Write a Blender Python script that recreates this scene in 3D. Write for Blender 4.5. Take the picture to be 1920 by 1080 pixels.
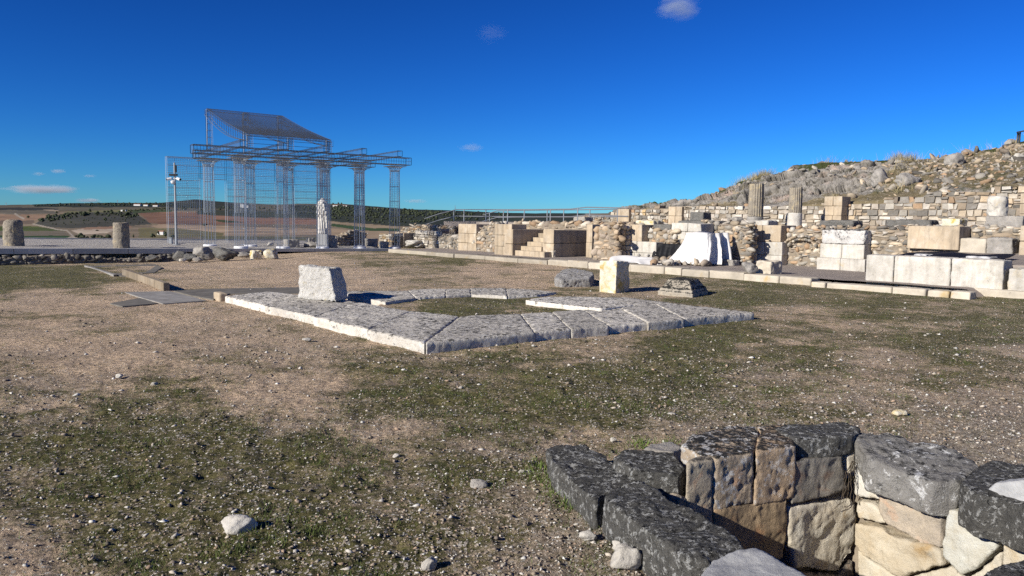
import bpy, bmesh, math, random
import numpy as np
from mathutils import Vector, Matrix

random.seed(7)
RNG = np.random.default_rng(7)
SC = bpy.context.scene
for o in list(bpy.data.objects):
    bpy.data.objects.remove(o)
R = math.radians

# ------------------------------------------------------------------ camera
F, CX, CY, H = 1443.0, 960.0, 540.0, 1.65
PITCH, ROLL = math.atan(132.0 / F), R(0.8)
cam_rot = Matrix.Rotation(R(90) - PITCH, 3, 'X') @ Matrix.Rotation(ROLL, 3, 'Z')
cd = bpy.data.cameras.new('camera')
cam = bpy.data.objects.new('camera', cd)
SC.collection.objects.link(cam)
cam.matrix_world = Matrix.Translation((0, 0, H)) @ cam_rot.to_4x4()
cd.sensor_width = 36.0
cd.lens = F / 1920.0 * 36.0
cd.clip_start, cd.clip_end = 0.05, 40000.0
SC.camera = cam

# ------------------------------------------------------------------ sky, sun, exposure
SUN_EL, SHADOW_AZ = R(25.5), R(37)         # shadows run to the right and a little away
w = bpy.data.worlds.new('World')
SC.world = w
w.use_nodes = True
wn = w.node_tree
sky = wn.nodes.new('ShaderNodeTexSky')
sky.sky_type = 'NISHITA'
sky.sun_disc = False
sky.sun_elevation = SUN_EL
sky.sun_rotation = R(233)
sky.altitude = 1500
sky.air_density = 1.0
sky.dust_density = 0.0
sky.ozone_density = 8.0
bg = wn.nodes['Background']
bg.inputs['Strength'].default_value = 0.056
hs = wn.nodes.new('ShaderNodeHueSaturation')
hs.inputs['Saturation'].default_value = 1.08
wn.links.new(sky.outputs[0], hs.inputs['Color'])
tint = wn.nodes.new('ShaderNodeMix')
tint.data_type = 'RGBA'
tint.blend_type = 'MULTIPLY'
tint.inputs[0].default_value = 1.0
tint.inputs[7].default_value = (0.80, 0.93, 1.12, 1)
wn.links.new(hs.outputs[0], tint.inputs[6])
gam = wn.nodes.new('ShaderNodeGamma')
gam.inputs['Gamma'].default_value = 1.5
wn.links.new(tint.outputs[2], gam.inputs['Color'])
tint2 = wn.nodes.new('ShaderNodeMix')
tint2.data_type = 'RGBA'
tint2.blend_type = 'MULTIPLY'
tint2.inputs[0].default_value = 1.0
tint2.inputs[7].default_value = (0.34, 0.49, 0.45, 1)
wn.links.new(gam.outputs[0], tint2.inputs[6])
wn.links.new(tint2.outputs[2], bg.inputs['Color'])
sd = bpy.data.lights.new('sun', 'SUN')
sun = bpy.data.objects.new('sun', sd)
SC.collection.objects.link(sun)
sd.energy = 4.6
sd.angle = R(0.5)
sd.color = (1.0, 0.94, 0.84)
sdir = Vector((math.cos(SHADOW_AZ) * math.cos(SUN_EL), math.sin(SHADOW_AZ) * math.cos(SUN_EL), -math.sin(SUN_EL)))
sun.rotation_euler = sdir.to_track_quat('-Z', 'Y').to_euler()
sun.location = (-40, -20, 40)
vs = SC.view_settings
vs.view_transform = 'Standard'
vs.look = 'None'
vs.exposure = 0.55
vs.gamma = 1.0
SC.cycles.max_bounces = 4
SC.cycles.diffuse_bounces = 2
SC.cycles.glossy_bounces = 2
SC.cycles.transparent_max_bounces = 8
SC.cycles.volume_bounces = 0
SC.cycles.use_denoising = False

# ------------------------------------------------------------------ picture -> world
def ray(px, py):
    return cam_rot @ Vector(((px - CX) / F, -(py - CY) / F, -1.0))
CP = Vector((0, 0, H))
def g(px, py, z=0.0):                     # on the level z
    r = ray(px, py)
    return CP + r * ((z - H) / r.z)
def dp(px, py, D):                        # at depth D
    r = ray(px, py)
    return CP + r * (D / r.y)
def vp(px, py, P, n):                     # on the vertical plane through P
    r = ray(px, py)
    return CP + r * ((P - CP).dot(n) / r.dot(n))
RT = np.array(cam_rot.transposed())
def proj(V):
    q = (np.asarray(V) - np.array([0, 0, H])) @ RT.T
    return CX + F * q[:, 0] / -q[:, 2], CY - F * q[:, 1] / -q[:, 2]

# ------------------------------------------------------------------ numpy noise
def _h(ix, iy, iz, s):
    with np.errstate(over='ignore'):
        n = ix.astype(np.uint32) * np.uint32(374761393) + iy.astype(np.uint32) * np.uint32(668265263) + iz.astype(np.uint32) * np.uint32(2147483647) + np.uint32(s * 974711 + 12345)
        n = (n ^ (n >> np.uint32(13))) * np.uint32(1274126177)
        n = (n ^ (n >> np.uint32(16))) * np.uint32(2246822519)
        n ^= n >> np.uint32(15)
    return n.astype(np.float64) / 4294967295.0
def vnoise(P, s=0):
    i = np.floor(P).astype(np.int64)
    f = P - i
    f = f * f * f * (f * (f * 6 - 15) + 10)
    out = 0
    for dx in (0, 1):
        wx = f[:, 0] if dx else 1 - f[:, 0]
        for dy in (0, 1):
            wy = f[:, 1] if dy else 1 - f[:, 1]
            for dz in (0, 1):
                wz = f[:, 2] if dz else 1 - f[:, 2]
                out = out + wx * wy * wz * _h(i[:, 0] + dx, i[:, 1] + dy, i[:, 2] + dz, s)
    return out * 2 - 1
def fbm(P, sc=1.0, oct=4, s=0, gain=0.5):
    P = np.asarray(P, float)
    if P.shape[1] == 2:
        P = np.c_[P, np.zeros(len(P))]
    a, t, out = 1.0, 0.0, 0.0
    q = P * sc
    for k in range(oct):
        out = out + a * vnoise(q + 17.3 * k, s + k)
        t += a
        a *= gain
        q = q * 2.03
    return out / t
def cells(P, s=0):
    """2D cell noise: (height of the nearest cell plus its own tilt, gap to the next cell)"""
    i = np.floor(P).astype(np.int64)
    z = np.zeros(len(P), np.int64)
    d1 = np.full(len(P), 9.0); d2 = np.full(len(P), 9.0); h = np.zeros(len(P))
    for dx in (-1, 0, 1):
        for dy in (-1, 0, 1):
            a, b = i[:, 0] + dx, i[:, 1] + dy
            c = np.c_[a + _h(a, b, z, s), b + _h(a, b, z + 1, s)]
            v = P - c
            q = np.hypot(v[:, 0], v[:, 1])
            hh = _h(a, b, z + 2, s) - 0.5 + v[:, 0] * (_h(a, b, z + 3, s) - 0.5) * 1.1 + v[:, 1] * (_h(a, b, z + 4, s) - 0.5) * 1.1
            n1 = q < d1
            d2 = np.where(n1, d1, np.minimum(d2, q))
            h = np.where(n1, hh, h)
            d1 = np.where(n1, q, d1)
    return h, d2 - d1
def sm(x, a, b):
    t = np.clip((x - a) / (b - a), 0, 1)
    return t * t * (3 - 2 * t)

# ------------------------------------------------------------------ mesh helpers
def mesh(name, V, Fc, col=None, smooth=False):
    V = np.asarray(V, float)
    me = bpy.data.meshes.new(name)
    if isinstance(Fc, np.ndarray):
        k = Fc.shape[1]
        n = len(Fc)
        me.vertices.add(len(V))
        me.vertices.foreach_set('co', V.ravel())
        me.loops.add(n * k)
        me.loops.foreach_set('vertex_index', Fc.ravel().astype(np.int32))
        me.polygons.add(n)
        me.polygons.foreach_set('loop_start', np.arange(0, n * k, k, dtype=np.int32))
        me.polygons.foreach_set('loop_total', np.full(n, k, dtype=np.int32))
        me.update(calc_edges=True)
        me.validate()
    else:
        me.from_pydata([tuple(v) for v in V], [], Fc)
        me.update()
    a = me.color_attributes.new('Col', 'FLOAT_COLOR', 'POINT')
    c = np.ones((len(me.vertices), 4), np.float32)
    if col is not None:
        col = np.asarray(col, np.float32)
        if col.ndim == 1:
            c[:, :3] = col
        else:
            c[:, :col.shape[1]] = col
    a.data.foreach_set('color', c.ravel())
    if smooth:
        me.polygons.foreach_set('use_smooth', np.ones(len(me.polygons), bool))
    return me
def link(name, me, mat, parent=None, base=None):
    """link a world-space mesh, its origin at its base (or in its parent's frame)"""
    o = bpy.data.objects.new(name, me)
    SC.collection.objects.link(o)
    if mat:
        me.materials.append(mat)
    if parent is not None:
        o.parent = parent
        org = Vector((0, 0, 0))
        p = parent
        while p is not None:
            org += p.location
            p = p.parent
        me.transform(Matrix.Translation(-org))
    else:
        if base is None:
            n = len(me.vertices)
            a = np.empty(n * 3)
            me.vertices.foreach_get('co', a)
            a = a.reshape(-1, 3)
            lo, hi = a.min(0), a.max(0)
            base = ((lo[0] + hi[0]) / 2, (lo[1] + hi[1]) / 2, lo[2])
        o.location = base
        me.transform(Matrix.Translation(-Vector(base)))
    return o
def tag(o, label=None, cat=None, group=None, kind=None):
    if label: o['label'] = label
    if cat: o['category'] = cat
    if group: o['group'] = group
    if kind: o['kind'] = kind
    return o
def empty(name, loc, label, cat, group=None):
    o = bpy.data.objects.new(name, None)
    SC.collection.objects.link(o)
    o.location = loc
    o.empty_display_size = 0.2
    return tag(o, label, cat, group)
class MB:
    """collects shapes into one mesh"""
    def __init__(s):
        s.V, s.F, s.C, s.n = [], [], [], 0
    def add(s, V, Fc, col=(1, 1, 1)):
        V = np.asarray(V, float)
        s.V.append(V)
        col = np.asarray(col, float)
        s.C.append(np.tile(col, (len(V), 1)) if col.ndim == 1 else col)
        s.F += [tuple(int(i) + s.n for i in f) for f in Fc]
        s.n += len(V)
    def hexa(s, b, t, col=(1, 1, 1)):           # 4 bottom, 4 top points
        s.add([tuple(p) for p in b] + [tuple(p) for p in t],
              [(3, 2, 1, 0), (4, 5, 6, 7), (0, 1, 5, 4), (1, 2, 6, 5), (2, 3, 7, 6), (3, 0, 4, 7)], col)
    def obox(s, o, u, v, w, col=(1, 1, 1)):      # corner + three edge vectors
        o, u, v, w = map(Vector, (o, u, v, w))
        s.hexa([o, o + u, o + u + v, o + v], [o + w, o + u + w, o + u + v + w, o + v + w], col)
    def bar(s, p, q, r, n=4, col=(1, 1, 1), r2=None):
        p, q = Vector(p), Vector(q)
        d = (q - p).normalized()
        a = d.cross(Vector((0, 0, 1)) if abs(d.z) < 0.9 else Vector((1, 0, 0))).normalized()
        b = d.cross(a)
        r2 = r if r2 is None else r2
        V = [p + (a * math.cos(2 * math.pi * k / n) + b * math.sin(2 * math.pi * k / n)) * r for k in range(n)] + \
            [q + (a * math.cos(2 * math.pi * k / n) + b * math.sin(2 * math.pi * k / n)) * r2 for k in range(n)]
        s.add([tuple(v) for v in V], [(k, (k + 1) % n, n + (k + 1) % n, n + k) for k in range(n)] + [tuple(range(n - 1, -1, -1)), tuple(range(n, 2 * n))], col)
    def lathe(s, c, prof, n=24, col=(1, 1, 1), caps=True):   # prof: (r, z)
        V = []
        for r, z in prof:
            for k in range(n):
                t = 2 * math.pi * k / n
                V.append((c[0] + r * math.cos(t), c[1] + r * math.sin(t), c[2] + z))
        Fc = []
        for i in range(len(prof) - 1):
            for k in range(n):
                Fc.append((i * n + k, i * n + (k + 1) % n, (i + 1) * n + (k + 1) % n, (i + 1) * n + k))
        if caps:
            Fc.append(tuple(range(n - 1, -1, -1)))
            Fc.append(tuple((len(prof) - 1) * n + k for k in range(n)))
        s.add(V, Fc, col)
    def mesh(s, name, smooth=False):
        return mesh(name, np.concatenate(s.V), s.F, np.concatenate(s.C), smooth)
    def link(s, name, mat, parent=None, smooth=False):
        return link(name, s.mesh(name, smooth), mat, parent)

# lumps (rubble stones, pebbles): unit shapes perturbed per stone
def _ico(sub):
    bm = bmesh.new()
    bmesh.ops.create_icosphere(bm, subdivisions=sub, radius=1)
    V = np.array([v.co[:] for v in bm.verts])
    Fc = np.array([[v.index for v in f.verts] for f in bm.faces])
    bm.free()
    return V / np.linalg.norm(V, axis=1)[:, None], Fc
ICO1, ICO2, ICO3 = _ico(1), _ico(2), _ico(3)
def lump_verts(size, p=4.0, jit=0.12, ico=ICO2, rng=RNG):
    D, _ = ico
    r = (np.abs(D) ** p).sum(1) ** (-1.0 / p)
    if p > 2.5:                                # broken faces
        N_ = rng.normal(0, 1, (9, 3)); N_ /= np.linalg.norm(N_, axis=1)[:, None]
        hh_ = rng.uniform(0.55, 1.12, 9)
        r = np.minimum(r, (hh_[None, :] / np.maximum(D @ N_.T, 0.05)).min(1))
    V = D * r[:, None]
    V = V * (1 + rng.normal(0, jit * 0.35, (len(V), 1)))
    V = V + rng.normal(0, jit * 0.2, V.shape)
    return V * np.asarray(size) * 0.5
def rotz(V, a):
    c, s_ = math.cos(a), math.sin(a)
    return V @ np.array([[c, s_, 0], [-s_, c, 0], [0, 0, 1.0]])
class Lumps:
    def __init__(s):
        s.V, s.F, s.C, s.n = [], [], [], 0
    def add(s, V, Fc, col):
        s.V.append(V)
        s.F.append(Fc + s.n)
        s.C.append(np.tile(np.asarray(col, float), (len(V), 1)))
        s.n += len(V)
    def stone(s, c, size, frame=None, p=4.0, jit=0.1, col=(1, 1, 1), ico=ICO2, tilt=0.15):
        V = lump_verts(size, p, jit, ico)
        e = RNG.normal(0, tilt, 3)
        M = np.array(Matrix.Rotation(e[0], 3, 'X') @ Matrix.Rotation(e[1], 3, 'Y') @ Matrix.Rotation(e[2], 3, 'Z'))
        V = V @ M.T
        if frame is not None:
            V = V @ np.asarray(frame)
        s.add(V + np.asarray(c), ico[1], col)
    def mesh(s, name, smooth=False):
        return mesh(name, np.concatenate(s.V), np.concatenate(s.F), np.concatenate(s.C), smooth)

def remeshed(me, vox, smooth_it=3):
    """fuse a closed mesh into an even skin of voxel size vox"""
    o = bpy.data.objects.new('tmp', me)
    SC.collection.objects.link(o)
    m = o.modifiers.new('r', 'REMESH')
    m.mode = 'VOXEL'
    m.voxel_size = vox
    if smooth_it:
        m2 = o.modifiers.new('s', 'SMOOTH')
        m2.iterations = smooth_it
        m2.factor = 0.5
    dg = bpy.context.evaluated_depsgraph_get()
    ev = o.evaluated_get(dg).to_mesh()
    n = len(ev.vertices)
    V = np.empty(n * 3); ev.vertices.foreach_get('co', V); V = V.reshape(-1, 3)
    N = np.empty(n * 3); ev.vertices.foreach_get('normal', N); N = N.reshape(-1, 3)
    Fc = [tuple(p.vertices) for p in ev.polygons]
    o.evaluated_get(dg).to_mesh_clear()
    bpy.data.objects.remove(o)
    bpy.data.meshes.remove(me)
    if Fc and all(len(f) == 4 for f in Fc):
        Fc = np.array(Fc)
    return V, N, Fc
def rough(V, N, amp, sc, s=0, pits=0.0):
    d = fbm(V, sc, 5, s, 0.55) * amp
    if pits:
        d -= pits * np.clip(fbm(V, sc * 3.1, 3, s + 40) - 0.15, 0, 1)
    return V + N * d[:, None]
SEED = [0]
def rock(name, pts, ext, vox, amp, mat, parent=None, it=3, sc=None, pits=0.0, col=(1, 1, 1), smooth=True):
    """prism from a polygon pts swept by ext, rounded and weathered"""
    SEED[0] += 1
    pts = [Vector(p) for p in pts]
    n = len(pts)
    V = [tuple(p) for p in pts] + [tuple(p + Vector(ext)) for p in pts]
    Fc = [tuple(range(n)), tuple(range(2 * n - 1, n - 1, -1))] + [(i + n, (i + 1) % n + n, (i + 1) % n, i) for i in range(n)]
    me = bpy.data.meshes.new('t')
    me.from_pydata(V, [], Fc)
    bm = bmesh.new(); bm.from_mesh(me)
    bmesh.ops.triangulate(bm, faces=bm.faces[:])
    bmesh.ops.recalc_face_normals(bm, faces=bm.faces[:])
    bm.to_mesh(me); bm.free()
    V, N, Fc = remeshed(me, vox, it)
    size = np.ptp(V, axis=0).max()
    V = rough(V, N, amp, sc or 5.0 / size, SEED[0] * 7, pits)
    return link(name, mesh(name, V, Fc, col, smooth), mat, parent)
def rockbox(name, c, size, ang, vox, amp, mat, parent=None, taper=0.0, **k):
    """upright block: c = centre of the base"""
    c = Vector(c)
    M = Matrix.Rotation(ang, 3, 'Z')
    b = [c + M @ Vector((sx * size[0] / 2, sy * size[1] / 2, 0)) for sx, sy in ((-1, -1), (1, -1), (1, 1), (-1, 1))]
    return rock(name, b, (0, 0, size[2]), vox, amp, mat, parent, **k)
def boulder(name, c, size, ang, mat, parent=None, p=3.0, jit=0.05, amp=0.08, col=(1, 1, 1), sub=4, s=None):
    SEED[0] += 1
    D, Fc = _ico(sub)
    r = (np.abs(D) ** p).sum(1) ** (-1.0 / p)
    rg = np.random.default_rng(SEED[0])
    N_ = rg.normal(0, 1, (11, 3)); N_ /= np.linalg.norm(N_, axis=1)[:, None]
    r = np.minimum(r, (rg.uniform(0.62, 1.05, 11)[None, :] / np.maximum(D @ N_.T, 0.05)).min(1))
    V = D * r[:, None]
    sd_ = SEED[0] * 5
    V = V * (1 + 0.16 * fbm(D, 1.1, 2, sd_)[:, None] + amp * fbm(D, 4.0, 5, sd_ + 3, 0.6)[:, None])
    V = rotz(V * np.asarray(size) * 0.5, ang)
    V[:, 2] -= V[:, 2].min() + 0.04 * size[2]
    return link(name, mesh(name, V + np.asarray(c), Fc, col, True), mat, parent)

# ------------------------------------------------------------------ materials
class NT:
    def __init__(s, name):
        s.m = bpy.data.materials.new(name)
        s.m.use_nodes = True
        s.t = s.m.node_tree
        s.b = s.t.nodes['Principled BSDF']
        s.b.inputs['Specular IOR Level'].default_value = 0.15
        s.pos = s.t.nodes.new('ShaderNodeNewGeometry').outputs['Position']
    def n(s, typ, **k):
        nd = s.t.nodes.new(typ)
        for a, v in k.items():
            setattr(nd, a, v)
        return nd
    def l(s, a, b):
        s.t.links.new(a, b)
    def noise(s, sc, det=6, rgh=0.6, vec=None, dist=0.0, stretch=None):
        nd = s.n('ShaderNodeTexNoise')
        nd.inputs['Scale'].default_value = sc
        nd.inputs['Detail'].default_value = det
        nd.inputs['Roughness'].default_value = rgh
        nd.inputs['Distortion'].default_value = dist
        v = vec or s.pos
        if stretch:
            mp = s.n('ShaderNodeMapping')
            mp.inputs['Scale'].default_value = stretch
            s.l(v, mp.inputs['Vector'])
            v = mp.outputs[0]
        s.l(v, nd.inputs['Vector'])
        return nd.outputs['Fac']
    def voro(s, sc, feature='F1', out='Distance', rnd=1.0):
        nd = s.n('ShaderNodeTexVoronoi', feature=feature)
        nd.inputs['Scale'].default_value = sc
        nd.inputs['Randomness'].default_value = rnd
        s.l(s.pos, nd.inputs['Vector'])
        return nd.outputs[out]
    def ramp(s, fac, a, b, va=0.0, vb=1.0):
        nd = s.n('ShaderNodeMapRange')
        nd.clamp = True
        for i, v in zip(('From Min', 'From Max', 'To Min', 'To Max'), (a, b, va, vb)):
            nd.inputs[i].default_value = v
        s.l(fac, nd.inputs['Value'])
        return nd.outputs[0]
    def math(s, op, a, b=None):
        nd = s.n('ShaderNodeMath', operation=op)
        for i, x in enumerate((a, b)):
            if x is None: continue
            if isinstance(x, (int, float)): nd.inputs[i].default_value = x
            else: s.l(x, nd.inputs[i])
        return nd.outputs[0]
    def mix(s, fac, a, b, mode='MIX'):
        nd = s.n('ShaderNodeMix', data_type='RGBA', blend_type=mode)
        for i, x in ((0, fac), (6, a), (7, b)):
            if isinstance(x, (int, float)): nd.inputs[i].default_value = x
            elif isinstance(x, tuple): nd.inputs[i].default_value = (*x[:3], 1)
            else: s.l(x, nd.inputs[i])
        return nd.outputs[2]
    def attr(s):
        nd = s.n('ShaderNodeAttribute', attribute_name='Col')
        return nd
    def bump(s, h, strength=0.5, dist=0.02, prev=None):
        nd = s.n('ShaderNodeBump')
        nd.inputs['Strength'].default_value = strength
        nd.inputs['Distance'].default_value = dist
        s.l(h, nd.inputs['Height'])
        if prev: s.l(prev, nd.inputs['Normal'])
        return nd.outputs[0]
    def done(s, col, rough=0.9, nrm=None, metal=0.0):
        if isinstance(col, tuple): s.b.inputs['Base Color'].default_value = (*col, 1)
        else: s.l(col, s.b.inputs['Base Color'])
        if isinstance(rough, (int, float)): s.b.inputs['Roughness'].default_value = rough
        else: s.l(rough, s.b.inputs['Roughness'])
        s.b.inputs['Metallic'].default_value = metal
        if nrm: s.l(nrm, s.b.inputs['Normal'])
        return s.m
def stone_mat(name, base, var, dark=(0.03, 0.03, 0.028), dark_amt=0.3, top_dark=0.0, light=(0.6, 0.6, 0.58), light_amt=0.0,
              warm=None, warm_amt=0.0, sc=1.0, bump=0.5, bd=0.02, streak=0.0):
    t = NT(name)
    n1 = t.noise(3.0 * sc, 8, 0.65)
    n2 = t.noise(11.0 * sc, 8, 0.7)
    n3 = t.noise(45.0 * sc, 5, 0.7)
    c = t.mix(t.ramp(n1, 0.35, 0.65), base, var)
    if warm:
        c = t.mix(t.ramp(t.noise(2.1 * sc, 5, 0.6, dist=0.4), 0.62 - 0.25 * warm_amt, 0.78 - 0.25 * warm_amt), c, warm)
    d = t.math('ADD', n2, t.math('MULTIPLY', t.math('SUBTRACT', n1, 0.5), 0.6))
    if top_dark:
        nz = t.n('ShaderNodeSeparateXYZ')
        t.l(t.n('ShaderNodeNewGeometry').outputs['Normal'], nz.inputs[0])
        d = t.math('ADD', d, t.math('MULTIPLY', t.ramp(nz.outputs[2], 0.2, 0.9), top_dark))
    lo = 0.85 - 0.5 * dark_amt
    c = t.mix(t.ramp(d, lo - 0.06, lo + 0.1), c, dark)
    if light_amt:
        v = t.noise(7.0 * sc, 6, 0.75, dist=0.3)
        v2 = t.math('ADD', v, t.math('MULTIPLY', t.math('SUBTRACT', n1, 0.5), 0.35))
        lo = 0.80 - 0.3 * light_amt
        c = t.mix(t.ramp(v2, lo, lo + 0.05), c, light)
    if streak:
        st_ = t.noise(1.0, 7, 0.7, stretch=(7.0, 7.0, 0.9))
        c = t.mix(t.math('MULTIPLY', t.ramp(st_, 0.46, 0.68), streak), c, (0.17, 0.145, 0.11))
        c = t.mix(t.math('MULTIPLY', t.ramp(t.noise(2.6, 7, 0.7), 0.50, 0.70), streak * 0.8), c, (0.60, 0.55, 0.46))
    c = t.mix(1.0, c, t.mix(n3, (0.78, 0.78, 0.78), (1.18, 1.18, 1.18)), 'MULTIPLY')
    c = t.mix(1.0, c, t.mix(t.noise(0.9 * sc, 5, 0.6), (0.68, 0.68, 0.68), (1.28, 1.28, 1.28)), 'MULTIPLY')
    c = t.mix(1.0, c, t.attr().outputs['Color'], 'MULTIPLY')
    hgt = t.math('ADD', n2, t.math('MULTIPLY', n3, 0.4))
    return t.done(c, 0.92, t.bump(hgt, bump, bd))
def plain(name, col, rough=0.6, metal=0.0, var=0.15, sc=8.0):
    t = NT(name)
    k = t.noise(sc, 6, 0.6)
    c = t.mix(k, tuple(x * (1 - var) for x in col), tuple(min(1, x * (1 + var)) for x in col))
    c = t.mix(1.0, c, t.attr().outputs['Color'], 'MULTIPLY')
    return t.done(c, rough, None, metal)

M = {}
M['altar'] = stone_mat('weathered_limestone', (0.48, 0.445, 0.385), (0.68, 0.64, 0.565), (0.055, 0.052, 0.047), 0.43, 0.12, (0.70, 0.68, 0.63), 0.66, sc=1.3, bump=0.9, bd=0.03)
M['well_dark'] = stone_mat('lichen_black_stone', (0.08, 0.078, 0.072), (0.15, 0.145, 0.13), (0.016, 0.016, 0.016), 0.50, 0.10, (0.38, 0.38, 0.36), 0.86, sc=4.6, bump=1.0, bd=0.025)
M['well_white'] = stone_mat('white_blotched_stone', (0.20, 0.19, 0.175), (0.34, 0.33, 0.305), (0.025, 0.025, 0.025), 0.44, 0.12, (0.62, 0.62, 0.60), 0.80, sc=1.8, bump=1.0, bd=0.03)
M['well_face'] = stone_mat('bare_tan_stone', (0.38, 0.325, 0.255), (0.26, 0.23, 0.19), (0.05, 0.045, 0.04), 0.36, 0.22, (0.6, 0.58, 0.52), 0.2, warm=(0.42, 0.27, 0.18), warm_amt=0.2, sc=3.0, bump=0.8, bd=0.02)
M['well_pale'] = stone_mat('pale_yellow_stone', (0.52, 0.455, 0.345), (0.60, 0.565, 0.48), (0.14, 0.115, 0.08), 0.26, 0.0, (0.7, 0.68, 0.62), 0.3, warm=(0.46, 0.33, 0.17), warm_amt=0.15, sc=2.6, bump=0.7, bd=0.02)
M['well_grey'] = stone_mat('grey_cut_stone', (0.33, 0.33, 0.325), (0.42, 0.42, 0.41), (0.06, 0.06, 0.06), 0.26, 0.0, (0.6, 0.6, 0.6), 0.25, sc=4.5, bump=0.6, bd=0.012)
M['well_back'] = stone_mat('black_topped_tan_stone', (0.40, 0.32, 0.23), (0.30, 0.25, 0.19), (0.022, 0.022, 0.021), 0.26, 0.34, (0.46, 0.45, 0.43), 0.86, warm=(0.42, 0.27, 0.18), warm_amt=0.2, sc=3.0, bump=0.9, bd=0.02)
M['darkrock'] = stone_mat('dark_pitted_rock', (0.15, 0.145, 0.13), (0.24, 0.23, 0.21), (0.03, 0.03, 0.028), 0.42, 0.05, (0.5, 0.48, 0.45), 0.25, sc=2.6, bump=1.0, bd=0.05)
M['lime'] = stone_mat('white_limestone', (0.60, 0.57, 0.51), (0.46, 0.43, 0.37), (0.12, 0.11, 0.09), 0.27, 0.10, sc=1.2, warm=(0.55, 0.45, 0.28), warm_amt=0.15, bump=0.6, bd=0.03, streak=0.35)
M['yellow'] = stone_mat('yellow_lichen_stone', (0.62, 0.56, 0.40), (0.70, 0.66, 0.56), (0.16, 0.13, 0.09), 0.22, 0.15, warm=(0.55, 0.40, 0.12), warm_amt=0.5, sc=2.2, bump=0.7, bd=0.03)
M['greyrock'] = stone_mat('grey_boulder', (0.26, 0.245, 0.22), (0.40, 0.37, 0.33), (0.05, 0.05, 0.045), 0.34, 0.08, (0.55, 0.53, 0.5), 0.25, sc=1.8, bump=0.8, bd=0.03)
M['conc'] = stone_mat('tan_cast_stone', (0.49, 0.395, 0.275), (0.40, 0.325, 0.235), (0.14, 0.12, 0.095), 0.30, 0.0, sc=0.9, bump=0.35, bd=0.02, streak=0.6)
M['kerb'] = stone_mat('kerb_limestone', (0.56, 0.50, 0.40), (0.44, 0.39, 0.31), (0.14, 0.12, 0.10), 0.26, 0.0, warm=(0.5, 0.36, 0.16), warm_amt=0.1, sc=1.2, bump=0.4, bd=0.02)
M['masonry'] = stone_mat('rubble_masonry', (1.0, 0.97, 0.92), (0.78, 0.74, 0.68), (0.25, 0.22, 0.19), 0.24, 0.0, sc=2.0, bump=0.6, bd=0.03)
M['mortar'] = stone_mat('earth_mortar', (0.30, 0.25, 0.19), (0.22, 0.185, 0.14), (0.06, 0.05, 0.04), 0.2, 0.0, sc=2.0, bump=0.6, bd=0.03)
M['slabgrey'] = stone_mat('worn_paving', (0.19, 0.175, 0.15), (0.12, 0.112, 0.098), (0.05, 0.05, 0.045), 0.25, 0.0, sc=1.4, bump=0.3, bd=0.01)
M['slabpale'] = stone_mat('pale_paving', (0.34, 0.325, 0.30), (0.20, 0.19, 0.175), (0.10, 0.095, 0.09), 0.28, 0.0, sc=1.4, bump=0.3, bd=0.01)
M['cement'] = stone_mat('grey_concrete', (0.40, 0.40, 0.395), (0.33, 0.33, 0.325), (0.15, 0.15, 0.15), 0.16, 0.0, sc=0.7, bump=0.2, bd=0.01)
M['marble'] = stone_mat('statue_marble', (0.66, 0.64, 0.60), (0.56, 0.53, 0.48), (0.18, 0.16, 0.13), 0.2, 0.0, sc=3.0, bump=0.3, bd=0.01)
M['gravel'] = stone_mat('terrace_gravel', (0.46, 0.43, 0.385), (0.38, 0.35, 0.31), (0.13, 0.12, 0.10), 0.30, 0.0, (0.7, 0.68, 0.63), 0.4, sc=2.2, bump=0.9, bd=0.05)
M['walk'] = stone_mat('walkway_gravel', (0.33, 0.285, 0.25), (0.28, 0.24, 0.205), (0.12, 0.10, 0.08), 0.26, 0.0, sc=2.2, bump=0.8, bd=0.03)
M['galv'] = plain('galvanised_wire', (0.42, 0.45, 0.48), 0.42, 0.75)
M['galvdark'] = plain('dark_galvanised_wire', (0.17, 0.185, 0.205), 0.5, 0.6)
M['whitebase'] = plain('white_painted_metal', (0.78, 0.78, 0.78), 0.5)
M['rail'] = plain('brushed_steel_rail', (0.30, 0.315, 0.33), 0.4, 0.6)
M['raildark'] = plain('dark_steel_rail', (0.045, 0.05, 0.055), 0.5, 0.3)
M['pole'] = plain('grey_pole', (0.30, 0.315, 0.325), 0.5, 0.4)
M['camw'] = plain('white_plastic', (0.72, 0.72, 0.72), 0.45)
M['camd'] = plain('dark_plastic', (0.03, 0.03, 0.032), 0.5)
M['tarp'] = plain('white_geotextile', (0.66, 0.645, 0.62), 0.8, 0.0, 0.10, 2.0)
M['black'] = plain('black_sheet', (0.012, 0.012, 0.014), 0.6, 0.0, 0.3, 3.0)
M['bark'] = plain('bark', (0.07, 0.055, 0.04), 0.9)
M['leaf'] = plain('dark_foliage', (0.045, 0.055, 0.030), 0.85, 0.0, 0.5, 0.6)
M['farwhite'] = plain('limewash', (0.72, 0.70, 0.66), 0.8)
M['roofred'] = plain('clay_roof', (0.30, 0.17, 0.11), 0.8)
M['grass'] = plain('low_grass', (0.085, 0.11, 0.032), 0.8, 0.0, 0.35, 5.0)
M['straw'] = plain('dry_grass', (0.36, 0.30, 0.17), 0.85, 0.0, 0.3, 5.0)
M['pebble'] = plain('pebbles', (1.0, 0.96, 0.9), 0.9, 0.0, 0.2, 60.0)

def inpoly(X, Y, poly):
    r = np.zeros(X.shape, bool)
    j = len(poly) - 1
    for i in range(len(poly)):
        xi, yi = poly[i][0], poly[i][1]
        xj, yj = poly[j][0], poly[j][1]
        if yi != yj:
            r ^= ((yi > Y) != (yj > Y)) & (X < (xj - xi) * (Y - yi) / (yj - yi) + xi)
        j = i
    return r

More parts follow.
